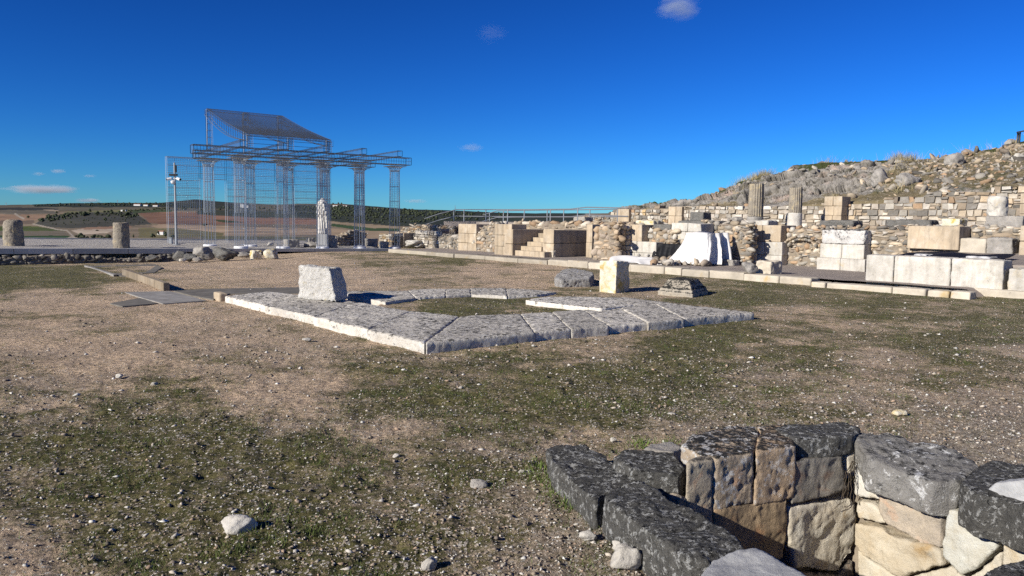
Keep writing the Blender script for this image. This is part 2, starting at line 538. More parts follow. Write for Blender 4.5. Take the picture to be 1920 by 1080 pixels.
# ------------------------------------------------------------------ frame of the forum
K0, K1 = g(734, 473.5), g(1650, 546)
d = (K1 - K0).normalized()               # along the kerb, toward the viewer's right
n = Vector((-d.y, d.x, 0))
if n.y < 0: n = -n                       # away from the plaza
UP = Vector((0, 0, 1))
ZW = 0.20                                # walkway level
ZT = 1.45                                # upper terrace level
E0, E1 = dp(0, 466, 27.8), dp(735, 466.5, 36.5)   # front lip of the modern platform
eu = Vector((E1.x - E0.x, E1.y - E0.y, 0)); EL = eu.length; eu.normalize()
ev = Vector((-eu.y, eu.x, 0))
AHOLE = [g(px, py, 0.10) for px, py in ((700, 572), (856, 600), (1080, 590), (1140, 574), (1040, 546), (760, 552))]
def gz0(x, y):
    """lie of the land, without the small lumps"""
    u = ((x - E0.x) * eu.x + (y - E0.y) * eu.y) / EL
    v = -((x - E0.x) * ev.x + (y - E0.y) * ev.y)
    dip = -0.26 * sm(1 - u, 0.15, 0.75) * sm(9 - v, 0, 9)
    yed = np.where(x < -3, E0.y + (x - E0.x) * eu.y / eu.x + 11.5, 66.0)
    inside = inpoly(np.asarray(x, float), np.asarray(y, float), AHOLE)
    dip = np.where(inside, 0.07, dip)              # turf inside the slab frame
    return dip - np.minimum(np.maximum(y - yed, 0) * 0.45, 32)
WELL = [g(1130, 925), g(1225, 875), g(1345, 845), g(1480, 820), g(1605, 812), g(1800, 900), g(2010, 960), g(2080, 1250), g(1420, 1250)]

def isect(p, a, q, b):
    """2D meeting point of lines p+ta and q+sb"""
    D = a.x * b.y - a.y * b.x
    t = ((q.x - p.x) * b.y - (q.y - p.y) * b.x) / D
    return Vector((p.x + a.x * t, p.y + a.y * t, 0))
wA, wB, wE = g(1345, 862, 0.30), g(1598, 818, 0.31), g(1920, 991, 0.10)
w1 = (wB - wA); w1.z = 0; w1.normalize()                 # along the back wall of the well
w1n = Vector((-w1.y, w1.x, 0))                           # outwards behind it
wC = g(1600, 872, 0.12)
wC = isect(wA, w1, wC, Vector((-w1n.x, -w1n.y, 0)))
w2 = (wE - wC); w2.z = 0; w2.normalize()                 # along the right wall, toward the viewer
w2n = Vector((-w2.y, w2.x, 0))
if w2n.x < 0: w2n = -w2n
wL0, wL1 = g(1225, 914, 0.16), g(1398, 1024, 0.16)
wl = (wL1 - wL0); wl.z = 0; wl.normalize()
wN = g(1820, 1084, 0.22)
PBL, PBR = isect(wA, w1, wL0, wl), isect(wA, w1, wE, w2)
PNL, PNR = isect(wN, w1, wL0, wl), isect(wN, w1, wE, w2)
pc = (PBL + PBR + PNL + PNR) / 4
HOLE = [tuple((pc + (p - pc) * 1.12).xy) for p in (PBL, PBR, PNR, PNL)]
# ------------------------------------------------------------------ ground
GREEN = [(0, 520, .95), (120, 520, .95), (190, 520, .5), (100, 560, .08), (300, 600, .08), (200, 640, .12), (200, 700, .15), (400, 690, .22), (700, 690, .62), (550, 650, .25),
         (100, 790, .3), (300, 790, .55), (300, 900, .88), (180, 850, .7), (600, 850, .78), (550, 760, .15), (700, 815, .2), (900, 760, .6), (850, 900, .8), (700, 1000, .72), (1000, 930, .35),
         (1080, 1050, .2), (30, 1060, .2), (200, 1000, .7), (450, 1040, .65), (1100, 700, .66), (1300, 640, .8), (1500, 690, .62), (1500, 600, .35), (1700, 620, .45), (1850, 600, .6),
         (1700, 720, .5), (1850, 760, .25), (1800, 850, .08), (1100, 780, .6), (1250, 790, .4), (1450, 690, .25), (400, 510, .04), (560, 500, .05), (700, 490, .5), (850, 490, .55), (900, 520, .12),
         (650, 520, .08), (1000, 520, .2), (1250, 515, .5), (1400, 545, .65), (1600, 570, .62), (880, 575, .85), (500, 600, .12), (350, 760, .5), (480, 740, .15), (620, 600, .2), (1010, 620, .6), (1450, 800, .5),
         (1200, 545, .35), (1100, 660, .3), (1650, 710, .3), (1380, 740, .25), (120, 470, .2), (1300, 730, .65), (930, 690, .5), (250, 560, .1)]
GRAV = [(1800, 850, 1), (1900, 900, 1), (1650, 800, .6), (1100, 1000, .9), (1000, 1040, .7), (900, 950, .55), (600, 900, .5), (700, 1040, .6), (300, 1000, .45), (100, 1000, .4), (1300, 770, .5), (1500, 760, .5),
        (300, 850, .35), (300, 700, .12), (200, 600, .1), (700, 700, .15), (1000, 700, .2), (1300, 650, .12), (1600, 620, .15), (500, 520, .1), (1000, 520, .05), (1700, 700, .25), (1100, 800, .35), (800, 800, .3)]
def idw(px, py, pts, pw=3.0):
    num = np.zeros_like(px); den = np.zeros_like(px)
    # work in a foreshortening-aware metric
    ly = np.log(np.maximum(py - 395, 6)) * 420
    for x, y, v in pts:
        q = ((px - x) / np.maximum(60, (py - 395) * 0.75)) ** 2 + ((ly - math.log(max(y - 395, 6)) * 420) / 130) ** 2 + 0.05
        wgt = q ** (-pw / 2)
        num += wgt * v; den += wgt
    return num / den
def ground_masks(P2):
    """(green, pebbly) in 0..1 at ground points"""
    V = np.c_[P2, np.zeros(len(P2))]
    px, py = proj(V)
    ok = P2[:, 1] > 1.5
    px = np.where(ok, np.clip(px, -500, 2400), 300.0)
    py = np.where(ok, np.clip(py, 430, 1500), 1000.0)
    gr = idw(px, py, GREEN)
    gv = idw(px, py, GRAV)
    nz = fbm(P2, 0.9, 5, 3, 0.66) * 0.7 + fbm(P2, 4.0, 3, 9) * 0.3
    green = sm(gr + nz * 0.7, 0.0, 0.90)
    grav = np.clip(gv + fbm(P2, 1.6, 3, 21) * 0.3, 0, 1)
    return green, grav
def relief(P2, green=None):
    z = 0.020 * fbm(P2, 0.7, 3, 31) + 0.010 * fbm(P2, 3.2, 3, 33)
    fade = np.clip(14.0 / (np.hypot(P2[:, 0], P2[:, 1]) + 0.1) - 0.6, 0, 1)
    z = z + fade * (0.020 * fbm(P2, 9.0, 4, 35) + 0.010 * np.abs(fbm(P2, 22.0, 3, 36)))
    if green is not None:
        z = z + fade * green * (0.016 + 0.022 * fbm(P2, 9.0, 4, 37))
    return z
th = np.radians(np.concatenate([np.linspace(-46, 46, 720), np.linspace(46, 314, 70)[1:-1]]))
rr = 0.7 * np.exp(np.linspace(0, math.log(160 / 0.7), 560))
TH, RR = np.meshgrid(th, rr)
GX, GY = (RR * np.sin(TH)).ravel(), (RR * np.cos(TH)).ravel()
P2 = np.c_[GX, GY]
green, grav = ground_masks(P2)
GZ = gz0(GX, GY) + relief(P2, green)
nt, nr = len(th), len(rr)
ii, jj = np.meshgrid(np.arange(nr - 1), np.arange(nt), indexing='ij')
ii, jj = ii.ravel(), jj.ravel()
j2 = (jj + 1) % nt
FQ = np.c_[ii * nt + jj, (ii + 1) * nt + jj, (ii + 1) * nt + j2, ii * nt + j2][:, ::-1]
inh = inpoly(GX, GY, HOLE)
FQ = FQ[~inh[FQ].any(1)]
VG = np.c_[GX, GY, GZ]
col = np.c_[green, grav, np.zeros(len(GX))]
t = NT('ground')
a = t.attr()
sp = t.n('ShaderNodeSeparateColor')
t.l(a.outputs['Color'], sp.inputs[0])
gm, pm = sp.outputs[0], sp.outputs[1]
nA, nB, nC = t.noise(1.3, 6, 0.6), t.noise(14, 6, 0.7), t.noise(85, 4, 0.75)
soil = t.mix(t.ramp(nA, 0.35, 0.65), (0.72, 0.55, 0.39), (0.58, 0.445, 0.32))
soil = t.mix(t.ramp(nB, 0.45, 0.70), soil, (0.26, 0.205, 0.15))
soil = t.mix(t.ramp(t.noise(7.0, 9, 0.8), 0.59, 0.69), soil, (0.10, 0.085, 0.06))
soil = t.mix(t.ramp(t.noise(42, 5, 0.75), 0.56, 0.66), soil, (0.10, 0.08, 0.06))
soil = t.mix(t.math('MULTIPLY', pm, 0.75), soil, t.mix(t.ramp(t.noise(24, 6, 0.75), 0.40, 0.62), (0.42, 0.385, 0.335), (0.095, 0.085, 0.07)))
moss = t.mix(t.ramp(t.noise(5, 6, 0.65), 0.35, 0.68), (0.18, 0.165, 0.065), (0.07, 0.076, 0.028))
moss = t.mix(t.ramp(t.noise(23, 6, 0.75), 0.50, 0.66), moss, (0.27, 0.225, 0.145))
moss = t.mix(t.ramp(t.noise(18, 7, 0.8), 0.51, 0.60), moss, (0.018, 0.024, 0.011))
gsum = t.math('ADD', t.math('MULTIPLY', t.math('SUBTRACT', t.noise(3.2, 9, 0.78), 0.5), 2.2), t.math('MULTIPLY', t.math('SUBTRACT', t.noise(38, 5, 0.75), 0.5), 2.4))
gfac = t.ramp(t.math('ADD', gm, gsum), 0.12, 0.70)
c = t.mix(gfac, soil, moss)
vd = t.voro(38)
vc = t.n('ShaderNodeTexVoronoi'); vc.inputs['Scale'].default_value = 38; t.l(t.pos, vc.inputs['Vector'])
pick = t.n('ShaderNodeSeparateColor'); t.l(vc.outputs['Color'], pick.inputs[0])
pick_ok = t.math('GREATER_THAN', t.math('ADD', pick.outputs[0], t.math('MULTIPLY', pm, 0.55)), 0.94)
stone = t.math('MULTIPLY', pick_ok, t.math('LESS_THAN', vd, 0.42))
c = t.mix(stone, c, t.mix(pick.outputs[1], (0.30, 0.26, 0.21), (0.60, 0.57, 0.51)))
c = t.mix(1.0, c, t.mix(nC, (0.45, 0.45, 0.45), (1.5, 1.5, 1.5)), 'MULTIPLY')
c = t.mix(1.0, c, t.mix(t.ramp(t.noise(20, 6, 0.78), 0.34, 0.64), (0.50, 0.49, 0.48), (1.62, 1.60, 1.56)), 'MULTIPLY')
c = t.mix(1.0, c, t.mix(t.ramp(t.noise(1.0, 5, 0.6), 0.35, 0.65), (0.86, 0.86, 0.86), (1.16, 1.14, 1.10)), 'MULTIPLY')
hh = t.math('ADD', t.math('MULTIPLY', nC, 0.7), t.math('ADD', nB, t.math('MULTIPLY', stone, 0.35)))
M['ground'] = t.done(c, 0.95, t.bump(hh, 1.0, 0.048))
ground = link('ground', mesh('ground', VG, FQ, col, True), M['ground'], base=(0, 0, 0))
tag(ground, 'stony plaza of bare tan soil with patches of moss and low grass', 'ground', kind='structure')

# ------------------------------------------------------------------ valley and far hills
ROWS = [(60, 530), (90, 500), (140, 478), (200, 466), (300, 456), (500, 440), (750, 426), (1000, 414), (1500, 403), (2100, 396), (2800, 391.5), (3600, 388)]
CREST = [(-700, 386), (0, 385), (60, 384), (130, 381.5), (215, 380.5), (300, 381), (335, 377.5), (368, 374.5), (400, 377.5), (450, 381), (520, 384.5), (560, 382.5), (605, 382.5), (640, 382.5), (680, 386), (720, 389),
         (770, 393), (830, 394.5), (870, 396), (905, 398), (960, 402), (1000, 403), (1060, 404), (1200, 404), (1500, 404), (2600, 404)]
pxs = np.concatenate([np.arange(-900, -30, 30), np.arange(-30, 1110, 2.0), np.arange(1110, 2700, 40)])
Ds = np.concatenate([np.linspace(60, 240, 8)[:-1], 240 * np.exp(np.linspace(0, math.log(4500 / 240), 170)), [6000, 9000, 14000]])
PX, DD = np.meshgrid(pxs, Ds)
yrow = np.interp(np.log(DD), np.log([a for a, b in ROWS]), [b for a, b in ROWS])
ycr = np.interp(PX, [a for a, b in CREST], [b for a, b in CREST])
# the dark wooded slope closes the view on the right of the portico nearer than the plain does on the left
near_hill = sm(PX, 520, 760)
tt = sm(np.log(DD), math.log(700), math.log(3600))
ymix = yrow + (ycr - 388) * tt - near_hill * 26 * np.exp(-((np.log(DD) - math.log(1500)) / 0.45) ** 2) * 0.35
ymix = np.where(DD > 3600, ycr, ymix)
hor = 408 + (PX - CX) * math.tan(ROLL)
XX = (PX - CX) / F * DD
knoll = np.exp(-(((PX - 175) / 95) ** 2)) * np.exp(-((np.log(DD) - math.log(900)) / 0.22) ** 2)
ymix = ymix - 7 * knoll
ZZ = H - (ymix - hor) / F * DD
ZZ = np.where(DD > 4500, ZZ[len(Ds) - 4][None, :] - (DD - 4500) * 0.02, ZZ)
PV = np.c_[XX.ravel(), DD.ravel(), ZZ.ravel()]
PV[:, 2] += fbm(PV[:, :2], 1 / 90.0, 3, 51) * np.clip(PV[:, 1] / 600, 0.1, 2.2)
vx, vy = proj(PV)
wob = fbm(np.c_[vx, vy * 2], 0.05, 3, 61) * 2.5
fx, fy = vx + wob * 2, vy + wob * 0.35
C = np.tile(np.array([0.20, 0.155, 0.10]), (len(PV), 1))
strip = fbm(np.c_[fx * 0.012, fy * 0.28], 1.0, 3, 71)
C *= (1 + 0.45 * strip)[:, None]
FIELDS = [
    ([(-400, 396), (260, 396), (640, 396), (640, 372), (-400, 372)], (0.115, 0.10, 0.065)),
    ([(-400, 390), (60, 389), (110, 391), (110, 394), (-400, 394)], (0.03, 0.03, 0.022)),
    ([(83, 393), (110, 393.5), (110, 396.5), (83, 396)], (0.30, 0.24, 0.17)),
    ([(-400, 394), (82, 394), (112, 398), (110, 401), (-400, 400)], (0.12, 0.105, 0.075)),
    ([(-400, 402), (30, 402), (92, 402), (80, 412), (40, 415), (-400, 415)], (0.27, 0.175, 0.11)),
    ([(-400, 415), (65, 413), (60, 420), (-400, 422)], (0.13, 0.095, 0.065)),
    ([(120, 397), (220, 393), (300, 393), (300, 398), (150, 402)], (0.16, 0.15, 0.07)),
    ([(60, 383), (65, 381), (130, 378), (330, 376), (330, 388), (260, 389), (65, 388)], (0.022, 0.027, 0.017)),
    ([(320, 390), (335, 374), (370, 370), (470, 378), (470, 392)], (0.035, 0.038, 0.024)),
    ([(250, 394), (320, 393), (320, 400), (250, 400)], (0.05, 0.065, 0.025)),
    ([(62, 421), (90, 405), (160, 398), (250, 398), (270, 410), (288, 421), (205, 425), (135, 428), (92, 426)], (0.06, 0.058, 0.042)),
    ([(-400, 423), (66, 424), (120, 433), (-400, 434)], (0.075, 0.095, 0.022)),
    ([(-400, 434), (120, 433), (126, 441), (-400, 442)], (0.17, 0.14, 0.095)),
    ([(-400, 442), (126, 442), (146, 453), (-400, 460)], (0.03, 0.062, 0.016)),
    ([(133, 432), (180, 426), (213, 426), (217, 431), (200, 437), (150, 440)], (0.42, 0.34, 0.25)),
    ([(150, 427), (245, 423), (245, 427), (160, 431)], (0.26, 0.16, 0.10)),
    ([(262, 400), (320, 397), (430, 399), (430, 420), (320, 423), (282, 418)], (0.19, 0.105, 0.065)),
    ([(400, 404), (600, 408), (600, 421), (400, 420)], (0.23, 0.125, 0.08)),
    ([(370, 393), (640, 397), (640, 409), (480, 408), (370, 402)], (0.05, 0.055, 0.032)),
    ([(284, 424), (320, 419), (430, 424), (620, 430), (620, 440), (420, 441), (300, 430)], (0.36, 0.26, 0.17)),
    ([(400, 412), (440, 414), (460, 418), (410, 416)], (0.045, 0.06, 0.022)),
    ([(260, 427), (330, 428), (420, 437), (420, 446), (260, 446)], (0.15, 0.13, 0.06)),
    ([(380, 443), (600, 444), (600, 470), (380, 470)], (0.10, 0.095, 0.045)),
    ([(240, 446), (300, 448), (300, 456), (240, 456)], (0.30, 0.24, 0.15)),
    ([(540, 384), (960, 384), (960, 424), (700, 424), (600, 412), (540, 402)], (0.032, 0.037, 0.022)),
    ([(600, 414), (690, 420), (740, 424), (740, 432), (600, 424)], (0.27, 0.205, 0.13)),
    ([(622, 419), (700, 428), (745, 428), (745, 434), (690, 434), (620, 424)], (0.038, 0.065, 0.02)),
    ([(600, 426), (660, 432), (745, 434), (745, 460), (600, 450)], (0.30, 0.22, 0.14)),
    ([(760, 392), (1100, 396), (1100, 416), (760, 425)], (0.03, 0.036, 0.022)),
]
for poly, cc in FIELDS:
    m = inpoly(fx, fy, poly)
    C[m] = np.array(cc) * (1 + 0.30 * strip[m] + 0.18 * fbm(PV[m][:, :2], 1 / 25.0, 3, 81))[:, None]
for path, wd in (([(28, 401), (36, 406), (44, 410)], 1.6), ([(62, 420), (85, 425), (110, 431), (125, 432)], 1.0), ([(125, 432), (134, 440), (141, 447), (160, 455)], 1.4), ([(123, 447), (135, 444), (141, 447)], 0.8)):
    for (xa, ya), (xb, yb) in zip(path[:-1], path[1:]):
        tq = np.clip(((vx - xa) * (xb - xa) + (vy - ya) * (yb - ya)) / ((xb - xa) ** 2 + (yb - ya) ** 2), 0, 1)
        dd = np.hypot(vx - xa - tq * (xb - xa), (vy - ya - tq * (yb - ya)))
        C[dd < wd] = (0.36, 0.31, 0.24)
nx_, ny_ = len(pxs), len(Ds)
ii, jj = np.meshgrid(np.arange(ny_ - 1), np.arange(nx_ - 1), indexing='ij')
ii, jj = ii.ravel(), jj.ravel()
FV = np.c_[ii * nx_ + jj, ii * nx_ + jj + 1, (ii + 1) * nx_ + jj + 1, (ii + 1) * nx_ + jj]
t = NT('fields')
c = t.mix(1.0, t.attr().outputs['Color'], t.mix(t.noise(0.06, 8, 0.7), (0.55, 0.55, 0.55), (1.4, 1.4, 1.4)), 'MULTIPLY')
c = t.mix(t.ramp(t.noise(0.11, 5, 0.7), 0.60, 0.66), c, t.mix(1.0, c, (0.35, 0.4, 0.3), 'MULTIPLY'))
M['fields'] = t.done(c, 0.95)
valley = link('hills', mesh('hills', PV, FV, np.clip(C, 0.008, 1), True), M['fields'], base=(0, 0, 0))
tag(valley, 'far valley of brown and green fields rising to wooded hills', 'hills', kind='structure')
VD = {}
def on_valley(px, py):
    """the valley point seen at a picture point"""
    k = np.argmin((vx - px) ** 2 + 4 * (vy - py) ** 2 + (PV[:, 1] < 230) * 1e6)
    return Vector(PV[k])

def crown_mesh(h, wd, blobs, seed):
    rg = np.random.default_rng(seed)
    L = Lumps()
    for k in range(blobs):
        a_, q = rg.uniform(0, 6.28), rg.uniform(0, 1) ** 0.6
        zc = rg.uniform(0.30, 0.92)
        rad = wd * 0.36 * q * math.sin(math.pi * min(1, zc * 0.95 + 0.1))
        s_ = wd * rg.uniform(0.22, 0.42)
        L.add(lump_verts((s_, s_, s_ * 0.85), 2.2, 0.22, ICO1, rg) + np.array([rad * math.cos(a_), rad * math.sin(a_), zc * h]), ICO1[1], np.ones(3) * rg.uniform(0.6, 1.5))
    return L.mesh('crown')
TREES = [(80, 413, 9, 12), (93, 408, 10, 8), (101, 411, 7, 8), (118, 406, 8, 7), (127, 405, 7, 8), (158, 402, 10, 15), (169, 394, 6, 5), (182, 400, 8, 9), (208, 398, 9, 11), (198, 411, 6, 8), (240, 402, 9, 14), (133, 417, 4, 4),
         (158, 413, 4, 5), (52, 407, 5, 7), (152, 443, 11, 16), (174, 445, 8, 10), (203, 445, 9, 18), (250, 443, 6, 6), (287, 442, 9, 10), (297, 437, 7, 6), (311, 440, 9, 12), (325, 443, 7, 9), (385, 422, 5, 12), (182, 432, 2.4, 7), (107, 398, 5, 4),
         (602, 410, 8, 8), (625, 382, 4, 4), (634, 381, 4, 4), (641, 382, 4, 4), (690, 391, 5, 5)]
protos = [(crown_mesh(1, 1, 26, s_), ) for s_ in (1, 2, 3)]
for me, in protos: me.materials.append(M['leaf'])
mb = MB(); mb.bar((0, 0, -0.08), (0, 0, 0.55), 0.06, 6, r2=0.03)
trunk_me = mb.mesh('trunk'); trunk_me.materials.append(M['bark'])
for k, (px, py, hp, wp) in enumerate(TREES):
    P = on_valley(px, py + hp * 0.5)
    sc_ = P.y / F
    knl = 60 < px < 290 and py < 430
    lab = ('dark scrubby tree growing on the low knoll among the fields' if knl else
           'dark rounded tree in the fields beyond the gravel platform' if py > 430 else 'small dark tree on the far valley slope')
    o = empty('tree', P, lab, 'tree', 'trees on the scrubby knoll' if knl else 'trees in the fields below the platform' if py > 430 else 'trees on the far slopes')
    o.rotation_euler.z = random.uniform(0, 6.28)
    o.scale = (wp * sc_, wp * sc_, hp * sc_ * 1.05)
    cr = bpy.data.objects.new('crown', protos[k % 3][0]); tr = bpy.data.objects.new('trunk', trunk_me)
    for q in (cr, tr):
        SC.collection.objects.link(q); q.parent = o
# woodland that reads as one mass
L = Lumps()
def woods(poly, num, lo, hi):
    xs, ys = [p[0] for p in poly], [p[1] for p in poly]
    k = 0
    while k < num:
        px, py = random.uniform(min(xs), max(xs)), random.uniform(min(ys), max(ys))
        if not inpoly(np.array([px]), np.array([py]), poly)[0]: continue
        k += 1
        P = on_valley(px, py)
        s_ = random.uniform(lo, hi) * P.y / F
        L.add(lump_verts((s_ * 1.3, s_ * 1.3, s_), 2.2, 0.2, ICO1) + np.array(P) + np.array([random.uniform(-1, 1) * P.y / F * 2, 0, s_ * 0.3]), ICO1[1], np.ones(3) * random.uniform(0.45, 1.3))
woods([(70, 414), (92, 405), (160, 397), (250, 397), (262, 408), (240, 408), (160, 405), (100, 416)], 130, 2.5, 5)
woods([(90, 422), (160, 408), (270, 408), (284, 420), (200, 423)], 60, 1.2, 2.6)
woods([(60, 384), (130, 382), (330, 381), (330, 386), (65, 387)], 160, 2, 3.5)
woods([(230, 394), (320, 390), (320, 394), (240, 397)], 60, 2, 3.5)
woods([(330, 389), (640, 388), (640, 394), (480, 396), (330, 394)], 130, 2, 4)
woods([(560, 400), (700, 395), (960, 400), (960, 410), (720, 420), (610, 410)], 330, 2.5, 5)
woods([(540, 386), (690, 389), (770, 394), (830, 396), (830, 404), (640, 400)], 260, 2.5, 4.5)
woods([(140, 444), (240, 444), (240, 450), (150, 450)], 40, 3, 6)
o = link('woodland', L.mesh('woodland'), M['leaf'], base=(0, 700, 0))
tag(o, 'dark scrub and pine woods covering the far hillsides', 'woods', kind='stuff')
# far buildings
def house(px, py, wpx, hpx, label, cat='house', name='farm_house', roof=True, parts=True):
    P = on_valley(px, py + hpx / 2)
    k = P.y / F
    wd, ht, dp_ = wpx * k, hpx * k, max(wpx, 4) * k * 0.6
    o = empty(name, P, label, cat)
    b = MB(); b.obox(P + Vector((-wd / 2, 0, -ht * 0.5)), (wd, 0, 0), (0, dp_, 0), (0, 0, ht * 1.5)); b.link('wall', M['farwhite'], o)
    if roof:
        b = MB()
        z0, z1 = ht, ht * 1.35
        ov = wd * 0.04
        A = [P + Vector((-wd / 2 - ov, -ov, z0)), P + Vector((wd / 2 + ov, -ov, z0)), P + Vector((wd / 2 + ov, dp_ / 2, z1)), P + Vector((-wd / 2 - ov, dp_ / 2, z1)), P + Vector((wd / 2 + ov, dp_ + ov, z0)), P + Vector((-wd / 2 - ov, dp_ + ov, z0))]
        b.add([tuple(p) for p in A], [(0, 1, 2, 3), (3, 2, 4, 5), (1, 4, 2), (0, 3, 5), (0, 5, 4, 1)])
        b.link('roof', M['roofred'], o)
house(256, 384.5, 12, 3, 'long white building on the far hill, leftmost of the hilltop row', 'building', 'barn')
house(272, 385, 8, 2.6, 'pale low building in the middle of the far hilltop row', 'building', 'barn')
house(290, 386, 9, 2.4, 'pale low building at the right end of the far hilltop row', 'building', 'barn')
house(231, 395, 9, 2.6, 'white flat farm building behind the knoll woods', 'building', 'barn', roof=False)
house(124, 391.5, 12, 1.8, 'long low grey farm building on the plain at the left', 'building', 'barn')
house(300, 437, 11, 6, 'white farm house among dark trees left of the camera mast', 'house', 'farm_house')
house(453, 386, 6, 7, 'tall white silo seen through the wire portico', 'silo', 'farm_silo', roof=False)
house(463, 388, 4, 5, 'small white shed beside the tall white silo', 'shed', 'farm_shed', roof=False)
house(628, 386, 9, 2.6, 'pale house under trees on the hilltop right of the statue', 'house', 'farm_house')
house(647, 386.5, 8, 2.2, 'second pale house on the hilltop right of the statue', 'house', 'farm_house')
house(704, 391, 8, 1.8, 'long pale house on the wooded ridge right of the portico', 'house', 'farm_house')
for px, py, hp, lab in ((11, 385, 5, 'thin mast on the horizon at the far left'), (220, 381, 6, 'thin mast on the dark wooded ridge above the platform'), (854, 398, 13, 'lattice antenna mast behind the ramp railing')):
    P = on_valley(px, py)
    k = P.y / F
    e = empty('antenna_mast', P, lab, 'mast')
    b = MB(); b.bar(P, P + Vector((0, 0, hp * k)), 0.35 * k, 5, r2=0.2 * k); b.link('mast_tube', M['pole'], e)
    for zz, ww in ((0.55, 1.4), (0.75, 1.2), (0.95, 0.8)):
        b = MB(); b.bar(P + Vector((-ww * k, 0, hp * k * zz)), P + Vector((ww * k, 0, hp * k * zz)), 0.22 * k, 4)
        b.link('antenna', M['pole'], e)

# ------------------------------------------------------------------ modern platform on the left
def plat_z(P):
    u = (Vector(P) - E0).dot(eu) / EL
    return E0.z + (E1.z - E0.z) * u
pl = empty('platform', (E0 + eu * EL / 2).xy.to_3d(), 'raised gravel platform with a pale concrete lip along its front', 'platform')
lipA, lipB = E0 - eu * 9, E1.copy()
def pz(P, dz=0): return Vector((P.x, P.y, plat_z(P) + dz))
b = MB()
npan = 13
for k in range(npan):
    a_ = lipA.lerp(lipB, k / npan) + eu * 0.008
    c_ = lipA.lerp(lipB, (k + 1) / npan) - eu * 0.008
    th_ = 0.20 if k < npan - 5 else 0.13
    b.hexa([pz(a_, -th_), pz(c_, -th_), pz(c_ + ev * 0.42, -th_), pz(a_ + ev * 0.42, -th_)], [pz(a_), pz(c_), pz(c_ + ev * 0.42), pz(a_ + ev * 0.42)], np.ones(3) * random.uniform(0.88, 1.08))
b.link('concrete_lip', M['cement'], pl)
# gravel top, a fine sheet with small lumps
nu, nv = 160, 60
uu, vv = np.meshgrid(np.linspace(-9, EL + 0.2, nu), np.linspace(0.42, 12.4, nv))
gx = E0.x + eu.x * uu.ravel() + ev.x * vv.ravel(); gy = E0.y + eu.y * uu.ravel() + ev.y * vv.ravel()
gzv = E0.z + (E1.z - E0.z) * (uu.ravel() / EL) - 0.015 + 0.03 * fbm(np.c_[gx, gy], 2.0, 4, 5)
ii, jj = np.meshgrid(np.arange(nv - 1), np.arange(nu - 1), indexing='ij'); ii, jj = ii.ravel(), jj.ravel()
link('gravel_top', mesh('gravel_top', np.c_[gx, gy, gzv], np.c_[ii * nu + jj, ii * nu + jj + 1, (ii + 1) * nu + jj + 1, (ii + 1) * nu + jj], None, True), M['gravel'], pl)
b = MB()
A_, B_ = lipA + ev * 12.2, E0 + eu * (EL * 0.95) + ev * 12.2
b.hexa([pz(A_, -0.7), pz(B_, -0.7), pz(B_ + ev * 0.3, -0.7), pz(A_ + ev * 0.3, -0.7)], [pz(A_, 0.04), pz(B_, 0.04), pz(B_ + ev * 0.3, 0.04), pz(A_ + ev * 0.3, 0.04)])
b.link('rear_kerb', M['cement'], pl)
b = MB()
A_, B_ = lipA + ev * 1.5, lipB + ev * 1.2
b.hexa([pz(A_, -1.0), pz(B_, -1.0), pz(B_ + ev * 9, -1.0), pz(A_ + ev * 9, -1.0)], [pz(A_, -0.14), pz(B_, -0.14), pz(B_ + ev * 9, -0.14), pz(A_ + ev * 9, -0.14)])
b.link('footing', M['cement'], pl)

